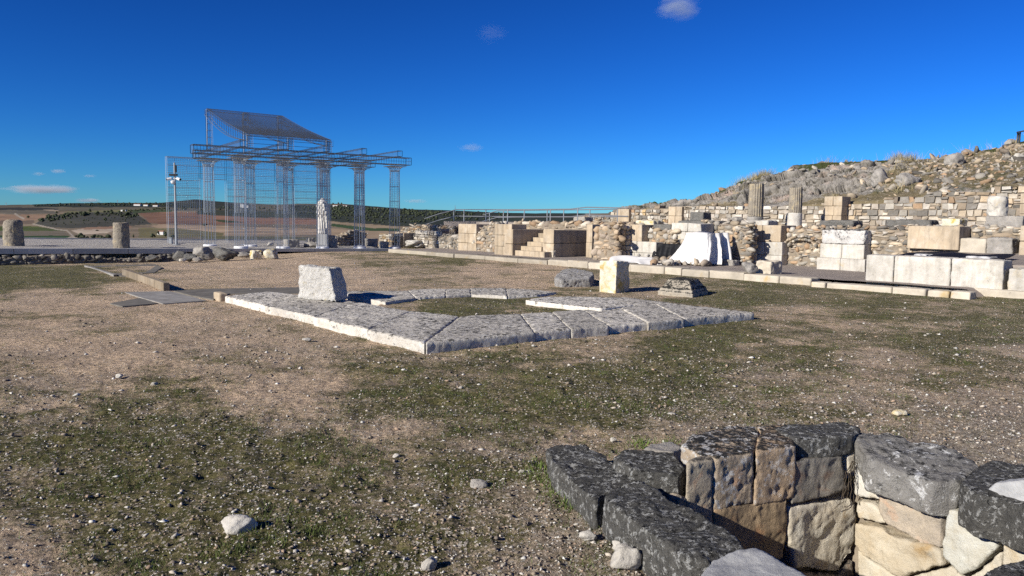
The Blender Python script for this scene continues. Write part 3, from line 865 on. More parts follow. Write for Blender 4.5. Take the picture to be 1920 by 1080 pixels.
# ------------------------------------------------------------------ stone walls
PAL_WHITE = [(0.58, 0.55, 0.50), (0.50, 0.46, 0.41), (0.62, 0.60, 0.55), (0.42, 0.37, 0.30)]
PAL_TAN = [(0.50, 0.41, 0.30), (0.42, 0.35, 0.27), (0.56, 0.48, 0.37), (0.36, 0.31, 0.26), (0.60, 0.55, 0.47), (0.46, 0.33, 0.22)]
PAL_GREY = [(0.34, 0.325, 0.30), (0.26, 0.25, 0.23), (0.42, 0.40, 0.36), (0.20, 0.19, 0.175), (0.50, 0.47, 0.42)]
PAL_MIX = PAL_TAN + PAL_GREY + PAL_WHITE
def frame_of(u, nn):
    return np.array([[u.x, u.y, 0], [nn.x, nn.y, 0], [0, 0, 1.0]])
def rubble_wall(name, P0, u, nn, L_, top, label, cat='wall', size=0.2, pal=PAL_TAN, depth=0.5, parent=None, group=None, batter=0.0, lean=None, jit=0.13):
    """stones bedded in earth mortar; P0 = foot of the left front, top(s) = height above P0"""
    L = Lumps()
    fr = frame_of(u, nn)
    s = 0.0
    z = size * 0.3
    zmax = max(top(q * L_ / 30) for q in range(31))
    row = 0
    while z < zmax:
        hgt = size * random.uniform(0.5, 1.0)
        s = -size * 0.3 * (row % 2)
        while s < L_:
            ln = size * math.exp(random.gauss(0.12, 0.38))
            tz = top(min(max(s + ln / 2, 0), L_))
            if z < tz - 0.1 * size:
                nsub = 2 if random.random() < 0.25 else 1
                for q in range(nsub):
                    h2 = hgt / nsub
                    c_ = P0 + u * (s + ln / 2) + nn * (size * 0.52 + batter * z + random.uniform(-0.025, 0.035)) + UP * (z + h2 * (q + 0.5) - hgt * 0.1 + random.uniform(-0.03, 0.03))
                    cc = np.array(random.choice(pal)) * random.uniform(0.7, 1.15)
                    L.stone(c_, (ln * random.uniform(0.95, 1.15), size * 1.25, h2 * random.uniform(1.0, 1.25)), fr, random.choice((5, 6, 8)), jit * 0.5, cc, ICO2, 0.10)
                    if random.random() < 0.6:
                        L.stone(c_ + u * ln * 0.5 - nn * size * 0.1 + UP * hgt * random.choice((-0.45, 0.45)), (size * 0.4, size, size * 0.3), fr, 5, jit * 0.5, np.array(random.choice(pal)) * random.uniform(0.6, 1.1), ICO2, 0.3)
            s += ln
        z += hgt * 0.95
        row += 1
    # stones along the ragged top
    s = 0
    while s < L_:
        ln = size * random.uniform(0.7, 1.4)
        for q in (0.25, 0.75):
            if random.random() < 0.85:
                c_ = P0 + u * s + nn * (depth * q + random.uniform(-0.1, 0.1)) + UP * (top(min(s, L_)) + random.uniform(-0.12, 0.02))
                L.stone(c_, (ln, size * 1.2, size * random.uniform(0.5, 0.9)), fr, 3, jit, np.array(random.choice(pal)) * random.uniform(0.7, 1.1), ICO2, 0.3)
        s += ln * 0.8
    # stones of the right end
    z = 0.05
    while z < top(L_):
        for q in (0.2, 0.55, 0.9):
            L.stone(P0 + u * (L_ - 0.02) + nn * (depth * q) + UP * (z + size * 0.3), (size * 0.9, size * 1.1, size * 0.8), fr, 4, jit, np.array(random.choice(pal)) * random.uniform(0.7, 1.1), ICO2, 0.2)
        z += size * 0.7
    # mortar core
    V, Fc = [], []
    ns = max(3, int(L_ / 0.25))
    for k in range(ns + 1):
        s = L_ * k / ns
        t_ = max(0.02, top(s) - size * 0.12)
        V += [P0 + u * s + nn * 0.045, P0 + u * s + nn * (0.045 + batter * t_) + UP * t_, P0 + u * s + nn * depth + UP * t_, P0 + u * s + nn * depth]
    for k in range(ns):
        for a_ in range(4):
            b_ = (a_ + 1) % 4
            Fc.append((4 * k + a_, 4 * k + b_, 4 * k + 4 + b_, 4 * k + 4 + a_))
    Fc += [(0, 3, 2, 1), (4 * ns, 4 * ns + 1, 4 * ns + 2, 4 * ns + 3)]
    base = P0 + u * L_ / 2 + nn * depth / 2
    if parent is None:
        e = empty(name, base, label, cat, group)
    else:
        e = parent
    link('stone_face', L.mesh('stone_face'), M['masonry'], e)
    link('mortar_core', mesh('mortar_core', [tuple(v) for v in V], Fc), M['mortar'], e)
    return e
def ashlar_wall(name, P0, u, nn, L_, top, label, bh=0.19, bl=0.26, pal=PAL_WHITE, depth=0.5, group=None, cat='wall', rag=0.5):
    b = MB()
    z, row = 0.0, 0
    zmax = max(top(q * L_ / 40) for q in range(41))
    while z < zmax:
        hgt = bh * random.uniform(0.68, 1.22)
        s = -random.uniform(0, bl)
        while s < L_:
            ln = bl * random.uniform(0.45, 1.6)
            s0, s1 = max(s, 0), min(s + ln, L_)
            if s1 - s0 > 0.05 and z + hgt * rag < top((s0 + s1) / 2):
                gp = 0.016
                f = random.uniform(-0.03, 0.035)
                j = lambda: random.uniform(-0.03, 0.03)
                for h0, h1 in (((0, 0.5), (0.5, 1)) if random.random() < 0.2 else ((0, 1),)):
                    pts = []
                    for dz in (hgt * h0 + gp, hgt * h1 - gp):
                        for (q, dd) in ((s0 + gp, f), (s1 - gp, f), (s1 - gp, depth), (s0 + gp, depth)):
                            pts.append(P0 + u * (q + j()) + nn * (dd + j()) + UP * (z + dz + j() * 0.8))
                    cc = np.array(random.choice(pal)) * random.uniform(0.65, 1.2)
                    b.hexa(pts[:4], pts[4:], cc)
            s += ln
        z += hgt
        row += 1
    e = empty(name, P0 + u * L_ / 2 + nn * depth / 2, label, cat, group)
    b.link('block_face', M['masonry'], e)
    V, Fc = [], []
    ns = max(3, int(L_ / 0.4))
    for k in range(ns + 1):
        s = L_ * k / ns
        t_ = max(0.02, top(s) - bh * 0.55)
        V += [P0 + u * s + nn * 0.05 - UP * 0.3, P0 + u * s + nn * 0.05 + UP * t_, P0 + u * s + nn * (depth - 0.05) + UP * t_, P0 + u * s + nn * (depth - 0.05) - UP * 0.3]
    for k in range(ns):
        for a_ in range(4):
            b_ = (a_ + 1) % 4
            Fc.append((4 * k + a_, 4 * k + b_, 4 * k + 4 + b_, 4 * k + 4 + a_))
    Fc += [(0, 3, 2, 1), (4 * ns, 4 * ns + 1, 4 * ns + 2, 4 * ns + 3)]
    link('mortar_core', mesh('mortar_core', [tuple(v) for v in V], Fc), M['mortar'], e)
    return e

# low ruined wall under the platform lip
wz = lambda P: float(gz0(np.array([P.x]), np.array([P.y]))[0])
P0 = E0 - eu * 7 - ev * 1.25
P0.z = -0.26
seg = EL * 0.44 + 7
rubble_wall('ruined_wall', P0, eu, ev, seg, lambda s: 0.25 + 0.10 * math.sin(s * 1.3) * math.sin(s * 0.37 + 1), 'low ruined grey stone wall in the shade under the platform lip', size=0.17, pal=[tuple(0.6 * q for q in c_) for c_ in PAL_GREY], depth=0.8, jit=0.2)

# ------------------------------------------------------------------ column stubs, mast
def stub(px, pyb, pyt, wpx, label, domed):
    z0 = 0.26
    P = g(px, pyb, z0)
    P.z = plat_z(P) + 0.0
    k = P.y / F
    rad, ht = wpx * k / 2, (pyb - pyt) * k
    b = MB()
    prof = [(rad * 1.02, -0.05), (rad * 1.02, ht * 0.05), (rad * 1.03, ht * 0.3), (rad, ht * 0.57), (rad * 0.94, ht * 0.60), (rad * 0.99, ht * 0.63), (rad * 0.98, ht * 0.8)]
    prof += [(rad * 0.9, ht * 0.93), (rad * 0.6, ht), (0.02, ht * 1.01)] if domed else [(rad * 0.97, ht * 0.97), (rad * 0.92, ht), (0.02, ht)]
    b.lathe(P, prof, 40)
    me = b.mesh('t')
    V, N, Fc = remeshed(me, 0.03, 1)
    V = rough(V, N, 0.025, 4.0, int(px), 0.05)
    o = link('column_stub', mesh('column_stub', V, Fc, None, True), M['stub'])
    tag(o, label, 'column stub', 'column stubs on the gravel platform')
M['stub'] = stone_mat('weathered_drum', (0.33, 0.29, 0.225), (0.24, 0.21, 0.17), (0.06, 0.055, 0.045), 0.40, 0.05, warm=(0.56, 0.45, 0.26), warm_amt=0.3, sc=1.5, bump=0.8, bd=0.04)
stub(26, 461, 412.5, 33, 'dome-topped weathered column stub on the gravel platform', True)
stub(228, 462.5, 416, 28, 'flat-topped weathered column stub on the gravel platform', False)

P = g(331, 459, 0.2); P.z = plat_z(P)
k = P.y / F
mast = empty('camera_mast', P, 'slim grey mast with security cameras at the gravel platform', 'mast')
topz = 152 * k
b = MB(); b.bar(P, P + UP * topz, 0.058, 10, r2=0.038); b.link('pole', M['pole'], mast)
def zpx(y): return (459 - y) * k
b = MB(); b.obox(P + Vector((-0.22, -0.10, zpx(331))), (0.34, 0, 0), (0, 0.14, 0), (0, 0, 0.09)); b.link('floodlight', M['camd'], mast)
b = MB(); b.obox(P + Vector((0.02, -0.06, zpx(324))), (0.06, 0, 0), (0, 0.12, 0), (0, 0, 0.30)); b.link('antenna_panel', M['camd'], mast)
b = MB(); b.bar(P + Vector((-0.25, -0.02, zpx(336))), P + Vector((0.25, -0.02, zpx(336))), 0.02, 6); b.link('arm', M['camw'], mast)
for sgn in (-1, 1):
    b = MB()
    b.bar(P + Vector((sgn * 0.13, -0.05, zpx(336.0))), P + Vector((sgn * 0.30, -0.14, zpx(337.8))), 0.062, 10)
    c_ = b.link('camera', M['camw'], mast)
    b = MB(); b.bar(P + Vector((sgn * 0.302, -0.141, zpx(337.8))), P + Vector((sgn * 0.325, -0.152, zpx(338.1))), 0.048, 10); link('camera_lens', b.mesh('camera_lens'), M['camd'], c_)
b = MB(); b.lathe(P + Vector((-0.06, -0.06, zpx(345.5))), [(0.03, -0.02), (0.085, 0.02), (0.10, 0.08), (0.10, 0.12), (0.03, 0.15)], 14); b.link('dome_camera', M['camw'], mast)
b = MB(); b.lathe(P, [(0.16, -0.02), (0.16, 0.02), (0.06, 0.03)], 14); b.link('base_plate', M['pole'], mast)
P = g(317, 456, 0.2); P.z = plat_z(P)
b = MB(); b.obox(P + Vector((-0.02, 0, -0.02)), (0.14, 0, 0), (0, 0.12, 0), (0, 0, 0.26)); b.obox(P + Vector((-0.04, -0.02, 0.24)), (0.18, 0, 0), (0, 0.16, 0), (0, 0, 0.03))
o = b.link('junction_box', M['pole']); tag(o, 'small grey junction box on the platform left of the mast', 'box')

# ------------------------------------------------------------------ wire-mesh portico
A0, A4 = dp(452, 464.4, 33.0), dp(740, 465.5, 37.3)
B0 = dp(394, 461, 34.95)
pu = (A4 - A0); pu.z = 0; pL = pu.length; pu.normalize()
pv = Vector((-pu.y, pu.x, 0))
bo = B0 - A0; bo.z = 0
CH = dp(452, 292, 33.0).z               # top of the capitals
port = empty('wire_portico', (A0 + pu * pL / 2 + bo / 2).xy.to_3d(), 'see-through portico of galvanised wire mesh with columns, walls and sloping roof', 'portico')
ACOL = [A0.lerp(A4, q / 4) for q in range(5)]
BCOL = [Vector((p.x + bo.x, p.y + bo.y, B0.z + (A4.z - A0.z) * q / 4 * 0.9)) for q, p in enumerate(ACOL)]
R0 = 0.255
b = MB()
def ring(b, c, r, w_, nn=16):
    for k in range(nn):
        a1, a2 = 2 * math.pi * k / nn, 2 * math.pi * (k + 1) / nn
        b.bar(c + Vector((r * math.cos(a1), r * math.sin(a1), 0)), c + Vector((r * math.cos(a2), r * math.sin(a2), 0)), w_, 3)
def wire_column(P):
    z1 = CH - 0.34
    ht = z1 - P.z
    b = MB()
    for k in range(12):
        a_ = 2 * math.pi * (k + 0.3) / 12
        c_ = Vector((math.cos(a_), math.sin(a_), 0))
        b.bar(P + c_ * R0 + UP * 0.1, Vector((P.x, P.y, z1)) + c_ * R0 * 0.9, 0.0085, 4)
    for q in range(6):
        z = 0.12 + (ht - 0.12) * q / 5
        ring(b, P + UP * z, R0 * (1 - 0.1 * q / 5), 0.008)
    for k in range(26):                       # finer mesh wound inside the bars, open towards the foot
        a_ = 2 * math.pi * k / 26
        c_ = Vector((math.cos(a_), math.sin(a_), 0))
        b.bar(P + c_ * R0 * 0.97 + UP * (ht * 0.42), Vector((P.x, P.y, z1)) + c_ * R0 * 0.88, 0.0028, 3)
    for q in range(26):
        ring(b, P + UP * (ht * (0.42 + 0.58 * q / 25)), R0 * 0.93, 0.0026, 10)
    colo = link('column', b.mesh('column'), M['galv'], port)
    b = MB()
    c0 = Vector((P.x, P.y, z1))
    for q, (r, z) in enumerate(((R0 * 0.9, 0), (R0 * 1.02, 0.04), (R0 * 0.95, 0.08), (R0 * 1.15, 0.15), (R0 * 1.45, 0.22))):
        ring(b, c0 + UP * z, r, 0.010)
    for k in range(20):
        a_ = 2 * math.pi * k / 20
        c_ = Vector((math.cos(a_), math.sin(a_), 0))
        pr = [c0 + c_ * R0 * 0.9, c0 + c_ * R0 * 0.97 + UP * 0.1, c0 + c_ * R0 * 1.15 + UP * 0.16, c0 + c_ * R0 * 1.5 + UP * 0.23]
        for p, q in zip(pr[:-1], pr[1:]): b.bar(p, q, 0.006, 3)
    hw = R0 * 1.62
    for zz in (0.24, 0.34):
        cs = [c0 + pu * sx * hw + pv * sy * hw + UP * zz for sx, sy in ((-1, -1), (1, -1), (1, 1), (-1, 1))]
        for k in range(4): b.bar(cs[k], cs[(k + 1) % 4], 0.011, 4)
        for q in range(1, 12):
            b.bar(cs[0].lerp(cs[1], q / 12), cs[3].lerp(cs[2], q / 12), 0.004, 3)
            b.bar(cs[0].lerp(cs[3], q / 12), cs[1].lerp(cs[2], q / 12), 0.004, 3)
    link('capital', b.mesh('capital'), M['galv'], colo)
    b = MB()
    b.lathe(P, [(R0 * 1.15, -0.12), (R0 * 1.15, 0.05), (R0 * 1.1, 0.065), (R0 * 0.5, 0.065)], 28)
    link('base_disc', b.mesh('base_disc'), M['whitebase'], colo)
for P in ACOL + BCOL: wire_column(P)
def lattice(b, o, u, v, nu_, nv_, r1, redge=None):
    for q in range(nu_ + 1):
        b.bar(o + u * q / nu_, o + u * q / nu_ + v, (redge or r1) if q in (0, nu_) else r1, 3)
    for q in range(nv_ + 1):
        b.bar(o + v * q / nv_, o + v * q / nv_ + u, (redge or r1) if q in (0, nv_) else r1, 3)
def box_lattice(b, o, u, v, w_, sp, r1, redge):
    nu_, nv_, nw_ = (max(1, int(x.length / sp)) for x in (u, v, w_))
    lattice(b, o, u, v, nu_, nv_, r1, redge); lattice(b, o + w_, u, v, nu_, nv_, r1, redge)
    lattice(b, o, u, w_, nu_, nw_, r1, redge); lattice(b, o + v, u, w_, nu_, nw_, r1, redge)
    lattice(b, o, v, w_, nv_, nw_, r1, redge); lattice(b, o + u, v, w_, nv_, nw_, r1, redge)
for P, q0, q1 in ((A0, -1.9, pL + 0.75), (BCOL[0], -0.6, pL + 0.75)):
    b = MB()
    o = Vector((P.x, P.y, CH)) + pu * q0 - pv * 0.28
    box_lattice(b, o, pu * (q1 - q0), pv * 0.56, UP * 0.34, 0.13, 0.0048, 0.013)
    b.link('architrave', M['galvdark'], port)
# rear wall in three panels, doors between them
WO = dp(317, 456, 37.6)
WD = pu
def wall_s(px): return (vp(px, 440, WO, pv) - WO).dot(WD)
WT = dp(317, 291, 37.6).z - 0.05
sdoor = [0, wall_s(379), wall_s(427), wall_s(520), wall_s(553), wall_s(621)]
zbase, zdoor = 0.12, CH - 0.75
def wall_panel(s0, s1, z0, z1):
    b = MB()
    for off in (0.0, 0.32):
        o = Vector((WO.x, WO.y, z0)) + WD * s0 + pv * off
        lattice(b, o, WD * (s1 - s0), UP * (z1 - z0), max(2, int((s1 - s0) / 0.085)), max(2, int((z1 - z0) / 0.085)), 0.0034, 0.009)
    o = Vector((WO.x, WO.y, 0)) + WD * s0 - pv * 0.012
    crs = 0.36
    kk = math.ceil(z0 / crs)
    while kk * crs < z1:
        z = kk * crs
        b.bar(o + UP * z, o + WD * (s1 - s0) + UP * z, 0.0095, 4)
        s = (0.35 if kk % 2 else 0.9) - (s0 % 1.1)
        while s < s1 - s0:
            if s > 0.05: b.bar(o + WD * s + UP * z, o + WD * s + UP * min(z + crs, z1), 0.006, 4)
            s += 1.1
        kk += 1
    for s in (s0, s1):
        for z in (z0, z1):
            p = Vector((WO.x, WO.y, z)) + WD * s
            b.bar(p, p + pv * 0.32, 0.008, 4)
    b.link('wall_panel', M['galv'], port)
wall_panel(sdoor[0], sdoor[1], zbase, WT); wall_panel(sdoor[2], sdoor[3], zbase - 0.05, WT); wall_panel(sdoor[4], sdoor[5], zbase - 0.1, WT)
wall_panel(sdoor[1], sdoor[2], zdoor, WT); wall_panel(sdoor[3], sdoor[4], zdoor, WT)
# cross beams from the front architrave back to the wall
zb1 = CH + 0.36
def cross(Pf):
    b = MB()
    o = Vector((Pf.x, Pf.y, zb1)) - pv * 0.55 - pu * 0.12
    back = (WO - Pf).dot(pv) + 0.4
    box_lattice(b, o, pu * 0.24, pv * (back + 0.55) - UP * 0.12, UP * 0.26, 0.14, 0.0046, 0.011)
    b.link('cross_beam', M['galvdark'], port)
for P in ACOL: cross(P)
# roof on four posts
e0 = dp(463, 247, 33.2); e1 = dp(621, 266, 35.6)
r0 = dp(387, 202, 35.2); r1 = dp(529, 218.5, 37.4)
r0.z = r1.z = (r0.z + r1.z) / 2; e0.z = e1.z = (e0.z + e1.z) / 2
b = MB()
for off, nn in ((0.0, 46), (-0.10, 24)):
    for q in range(nn + 1):
        sg = UP * (off - 0.07 * math.sin(math.pi * q / nn))
        b.bar(r0.lerp(e0, q / nn) + sg, r1.lerp(e1, q / nn) + sg, 0.013 if q in (0, nn) else 0.0078, 3)
    for q in range(27):
        pa, pb = r0.lerp(r1, q / 26), e0.lerp(e1, q / 26)
        for h_ in range(8):
            b.bar(pa.lerp(pb, h_ / 8) + UP * (off - 0.07 * math.sin(math.pi * h_ / 8)), pa.lerp(pb, (h_ + 1) / 8) + UP * (off - 0.07 * math.sin(math.pi * (h_ + 1) / 8)), 0.013 if q in (0, 26) else 0.0055, 3)
b.link('roof_mesh', M['galvdark'], port)
for f in (0.0, 0.5, 1.0):
    b = MB()
    pr = r0.lerp(r1, f); pe = e0.lerp(e1, f)
    N_ = 18
    prev = None
    for q in range(N_ + 1):
        t_ = q / N_
        top_ = pr.lerp(pe, t_) - UP * 0.07 * math.sin(math.pi * t_)
        low = top_ - UP * (0.28 + 0.22 * math.sin(math.pi * t_))
        for off in (-0.09, 0.09):
            b.bar(top_ + pu * off, low + pu * off, 0.005, 3)
            if prev: 
                b.bar(prev + pu * off, low + pu * off, 0.011, 4)
                for fr_ in (0.33, 0.66):
                    b.bar((prev0 + (prev - prev0) * fr_) + pu * off, (top_ + (low - top_) * fr_) + pu * off, 0.004, 3)
        b.bar(low - pu * 0.09, low + pu * 0.09, 0.005, 3)
        prev, prev0 = low, top_
    b.link('roof_truss', M['galvdark'], port)
def post(P, ztop, zbot):
    b = MB()
    o = Vector((P.x, P.y, zbot)) - pu * 0.11 - pv * 0.11
    lattice(b, o, pu * 0.22, UP * (ztop - zbot), 3, 6, 0.006, 0.012)
    lattice(b, o + pv * 0.22, pu * 0.22, UP * (ztop - zbot), 3, 6, 0.006, 0.012)
    lattice(b, o, pv * 0.22, UP * (ztop - zbot), 3, 6, 0.006, 0.012)
    b.link('post', M['galv'], port)
for f in (0.03, 0.5, 0.97):
    post(e0.lerp(e1, f) + pv * 0.05, e0.z - 0.05, zb1)
    post(r0.lerp(r1, f), r0.z - 0.05, zb1 if f else CH)
b = MB()
for f in (0.33, 0.66):                        # thin rails between the posts
    z = zb1 + (e0.z - zb1) * f
    b.bar(Vector((e0.x, e0.y, z)), Vector((e1.x, e1.y, z)), 0.009, 4)
b.link('rail', M['galvdark'], port)

# ------------------------------------------------------------------ statue
P = g(605.5, 452, 0.62)
P = dp(605.5, 461, ACOL[2].y + 0.85)
k = P.y / F
st = empty('statue', P, 'headless white marble statue in a draped toga on a pedestal', 'statue')
pedh = 0.56
b = MB(); 
b.obox(P + Vector((-0.22, -0.20, -0.25)), (0.44, 0, 0), (0, 0.40, 0), (0, 0, pedh + 0.25)); b.obox(P + Vector((-0.26, -0.24, -0.26)), (0.52, 0, 0), (0, 0.48, 0), (0, 0, 0.34))
b.link('pedestal', M['cement'], st)
SH = (450 - 386) * k + 0.06
b = MB()
sec = [(0.0, .25, .20, 0, 0), (0.05, .27, .22, 0, 0), (0.2, .265, .22, .01, 0), (0.38, .26, .215, .0, 0), (0.52, .255, .205, -.01, 0), (0.63, .235, .185, -.015, 0), (0.75, .255, .19, -.01, 0), (0.85, .275, .175, 0, 0), (0.91, .24, .15, 0, 0), (0.945, .13, .11, .01, 0), (1.0, .085, .085, .015, 0)]
n_ = 28
V = []
for (z, rx, ry, cx, cy) in sec:
    for q in range(n_):
        a_ = 2 * math.pi * q / n_
        V.append((P.x + cx + rx * math.cos(a_), P.y + cy + ry * math.sin(a_), P.z + pedh + z * SH))
Fc = [(i * n_ + q, i * n_ + (q + 1) % n_, (i + 1) * n_ + (q + 1) % n_, (i + 1) * n_ + q) for i in range(len(sec) - 1) for q in range(n_)]
Fc += [tuple(range(n_ - 1, -1, -1)), tuple((len(sec) - 1) * n_ + q for q in range(n_))]
b.add(V, Fc)
S0 = P + UP * pedh
def limb(p, q, r, r2): b.bar(S0 + Vector(p), S0 + Vector(q), r, 10, r2=r2)
limb((0.24, -0.02, SH * .86), (0.30, -0.06, SH * .62), 0.085, 0.08)      # bent arm on the viewer's right, cloth hanging from it
limb((0.30, -0.06, SH * .64), (0.24, -0.24, SH * .60), 0.075, 0.06)
limb((0.27, -0.16, SH * .62), (0.24, -0.14, SH * .16), 0.085, 0.05)
limb((-0.24, -0.02, SH * .86), (-0.27, -0.05, SH * .58), 0.085, 0.065)   # stump of the other arm
limb((-0.25, -0.10, SH * .50), (0.20, -0.20, SH * .72), 0.06, 0.06)      # roll of cloth across the waist
limb((0.16, -0.16, SH * .70), (0.05, -0.17, SH * .90), 0.05, 0.06)
me = b.mesh('t')
bm = bmesh.new(); bm.from_mesh(me); bmesh.ops.recalc_face_normals(bm, faces=bm.faces[:]); bm.to_mesh(me); bm.free()
V, N, Fc = remeshed(me, 0.022, 2)
rel = V - np.array(S0)
V[:, 0] = S0.x + rel[:, 0] * 0.82
an = np.arctan2(rel[:, 1], rel[:, 0])
zf = rel[:, 2] / SH
fold = np.sin(an * 13 + zf * 9 + 1.5 * fbm(V, 3.0, 2, 5)) * 0.020 * sm(1 - zf, 0.1, 0.3) + np.sin((rel[:, 0] * 1.2 - rel[:, 2]) * 26 + 2 * fbm(V, 2.0, 2, 8)) * 0.016 * sm(zf, 0.35, 0.55) * sm(1 - zf, 0.06, 0.2)
V = V + N * (fold + 0.01 * fbm(V, 9.0, 3, 2))[:, None]
link('draped_figure', mesh('draped_figure', V, Fc, None, True), M['marble'], st)

# ------------------------------------------------------------------ stones about the portico
def px_block(px0, px1, yt, yb, z0, label, mat, depth=0.6, ang=None, amp=0.03, vox=None, name='stone_block', cat='stone block', group=None, D=None, pits=0.0, it=3):
    pm = (px0 + px1) / 2
    P = dp(pm, yb, D) if D else g(pm, yb, z0)
    k = P.y / F
    wd, ht = (px1 - px0) * k, (yb - yt) * k
    a_ = math.atan2(pu.y, pu.x) if ang is None else ang
    # seen width of a turned block = w|cos| + depth|sin|
    w_ = max(0.15, (wd - depth * abs(math.sin(a_))) / abs(math.cos(a_)))
    c_ = P + Vector((0, depth / 2 * abs(math.cos(a_)) + w_ / 2 * abs(math.sin(a_)), -0.04))
    c_.x = c_.x * (1 + (c_.y - P.y) / P.y)
    o = rockbox(name, c_, (w_, depth, ht + 0.04), a_, vox or max(0.02, min(w_, ht) / 14), amp, mat, it=it, pits=pits)
    return tag(o, label, cat, group)
def px_boulder(px, yb, wpx, hpx, z0, label, mat, depth=None, p=3.0, amp=0.1, D=None, name='boulder', cat='boulder', sub=4, ang=0.3, group=None):
    P = dp(px, yb, D) if D else g(px, yb, z0)
    k = P.y / F
    dpt = depth or wpx * k * 0.8
    o = boulder(name, P + Vector((0, dpt / 2, 0)), (wpx * k, dpt, hpx * k * 1.03), ang, mat, None, p, 0.05, amp, sub=sub)
    return tag(o, label, cat, group)
px_block(530, 563, 449.5, 465, 0, 'grey squared block beside the third portico column', M['greyrock'], 0.55, D=ACOL[1].y + 1.3)
px_boulder(581, 465, 30, 11, 0, 'low rounded grey stone left of the statue pedestal', M['greyrock'], D=ACOL[2].y + 0.9)
px_block(573, 592, 446, 456, 0, 'dark upright stone behind the low stone left of the statue', M['greyrock'], 0.4, D=ACOL[2].y + 2.2)
px_block(611, 633, 442, 465, 0, 'tall tilted grey block right of the statue pedestal', M['greyrock'], 0.5, ang=0.15, amp=0.07, D=ACOL[2].y + 0.9)
px_block(709, 730, 453.5, 467, 0, 'small dark squared block between the two last portico columns', M['greyrock'], 0.45, D=ACOL[4].y - 0.3)
px_boulder(505, 462, 13, 8, 0, 'small tan stone lying on the platform behind the lip', M['lime'], D=ACOL[0].y + 0.9)
px_block(683, 709, 448, 462, 0, 'long dark block lying behind the fourth portico column', M['greyrock'], 0.5, D=ACOL[4].y + 2.5)
P0 = dp(632, 463, ACOL[3].y + 3.0)
P1 = dp(684, 463, ACOL[3].y + 4.2)
uu_ = (P1 - P0); uu_.z = 0; L_ = uu_.length; uu_.normalize()
kq = P0.y / F
rubble_wall('ruined_wall', P0 - UP * 0.2, uu_, Vector((-uu_.y, uu_.x, 0)), L_, lambda s: 0.2 + kq * np.interp(s / L_, [0, .2, .5, .8, 1], [14, 20, 28, 31, 24]), 'ragged heap-like rubble wall seen through the right columns', size=0.17, pal=PAL_MIX, depth=0.7)

# boulders in front of the platform lip
px_boulder(332, 490, 27, 19, -0.12, 'rounded dark mossy boulder at the left end of the stone row', M['darkrock'])
px_boulder(354, 491, 22, 15, -0.12, 'small broken grey stone in the stone row', M['darkrock'], amp=0.16)
px_boulder(376, 489, 38, 24, -0.12, 'pale topped grey boulder in the stone row', M['greyrock'], amp=0.2, p=4)
px_boulder(414, 490, 50, 25, -0.12, 'largest dark pitted rock in the stone row', M['darkrock'], p=8.0, amp=0.2, ang=0.0)
px_boulder(368, 491, 20, 8, -0.10, 'small stone at the foot of the pale topped boulder', M['greyrock'])
px_boulder(341, 491, 14, 6, -0.10, 'flat white stone at the foot of the mossy boulder', M['lime'])
px_boulder(455, 483, 30, 11, -0.10, 'low pale stone behind the yellow blocks', M['greyrock'])
px_block(468, 492, 470, 487, -0.10, 'tilted yellow stained block in the stone row', M['yellow'], 0.35, amp=0.05)
px_boulder(506, 488, 29, 20, -0.10, 'rounded yellow boulder at the right end of the stone row', M['yellow'], p=3.5, amp=0.12)
px_boulder(281, 488, 24, 11, -0.15, 'lone grey boulder before the ruined wall under the lip', M['darkrock'])

# ------------------------------------------------------------------ plaza: kerb, walkway, terrace
def kp(s, off, z): return K0 + d * s + n * off + UP * z
def ks(px, py, off):                       # distance along the kerb seen at a picture point
    return (vp(px, py, K0 + n * off, n) - K0).dot(d)
KLEN = ks(1822, 554, 0)
kerb = empty('stone_kerb', kp(KLEN / 2, 0.2, 0), 'long pale limestone kerb stepping up from the plaza to the walkway', 'kerb')
cuts = [-0.3] + [ks(p, 500, 0) for p in (800, 850, 908, 970, 1025, 1064, 1103, 1135, 1182, 1246, 1278, 1330, 1396, 1462, 1523)] 
for k in range(len(cuts) - 1):
    s0, s1 = cuts[k] + 0.008, cuts[k + 1] - 0.008
    f = random.uniform(-0.03, 0.03)
    z1 = 0.15 if k < 5 else 0.21 + random.uniform(-0.02, 0.02)
    if s1 - s0 < 0.1: continue
    o = rock('kerb_block', [kp(s0, f, -0.1), kp(s1, f, -0.1), kp(s1, 0.5, -0.1), kp(s0, 0.5, -0.1)], (0, 0, z1 + 0.1), 0.035, 0.012, M['kerb'], kerb, it=2, col=np.ones(3) * random.uniform(0.85, 1.12) * (0.72 if k < 5 else 0.92))
# the lower row of kerb blocks at the right, set a little forward
cuts2 = [ks(p, 545, -0.35) for p in (1520, 1548, 1672, 1737, 1780, 1820)]
for k in range(len(cuts2) - 1):
    s0, s1 = cuts2[k] + 0.012, cuts2[k + 1] - 0.012
    f = random.uniform(-0.05, 0.03) - 0.35
    rock('kerb_block', [kp(s0, f, -0.1), kp(s1, f, -0.1), kp(s1, f + 0.42, -0.1), kp(s0, f + 0.42, -0.1)], (0, 0, 0.25 + random.uniform(-0.02, 0.015)), 0.03, 0.014, M['kerb'], kerb, it=2, col=np.ones(3) * random.uniform(0.95, 1.15))
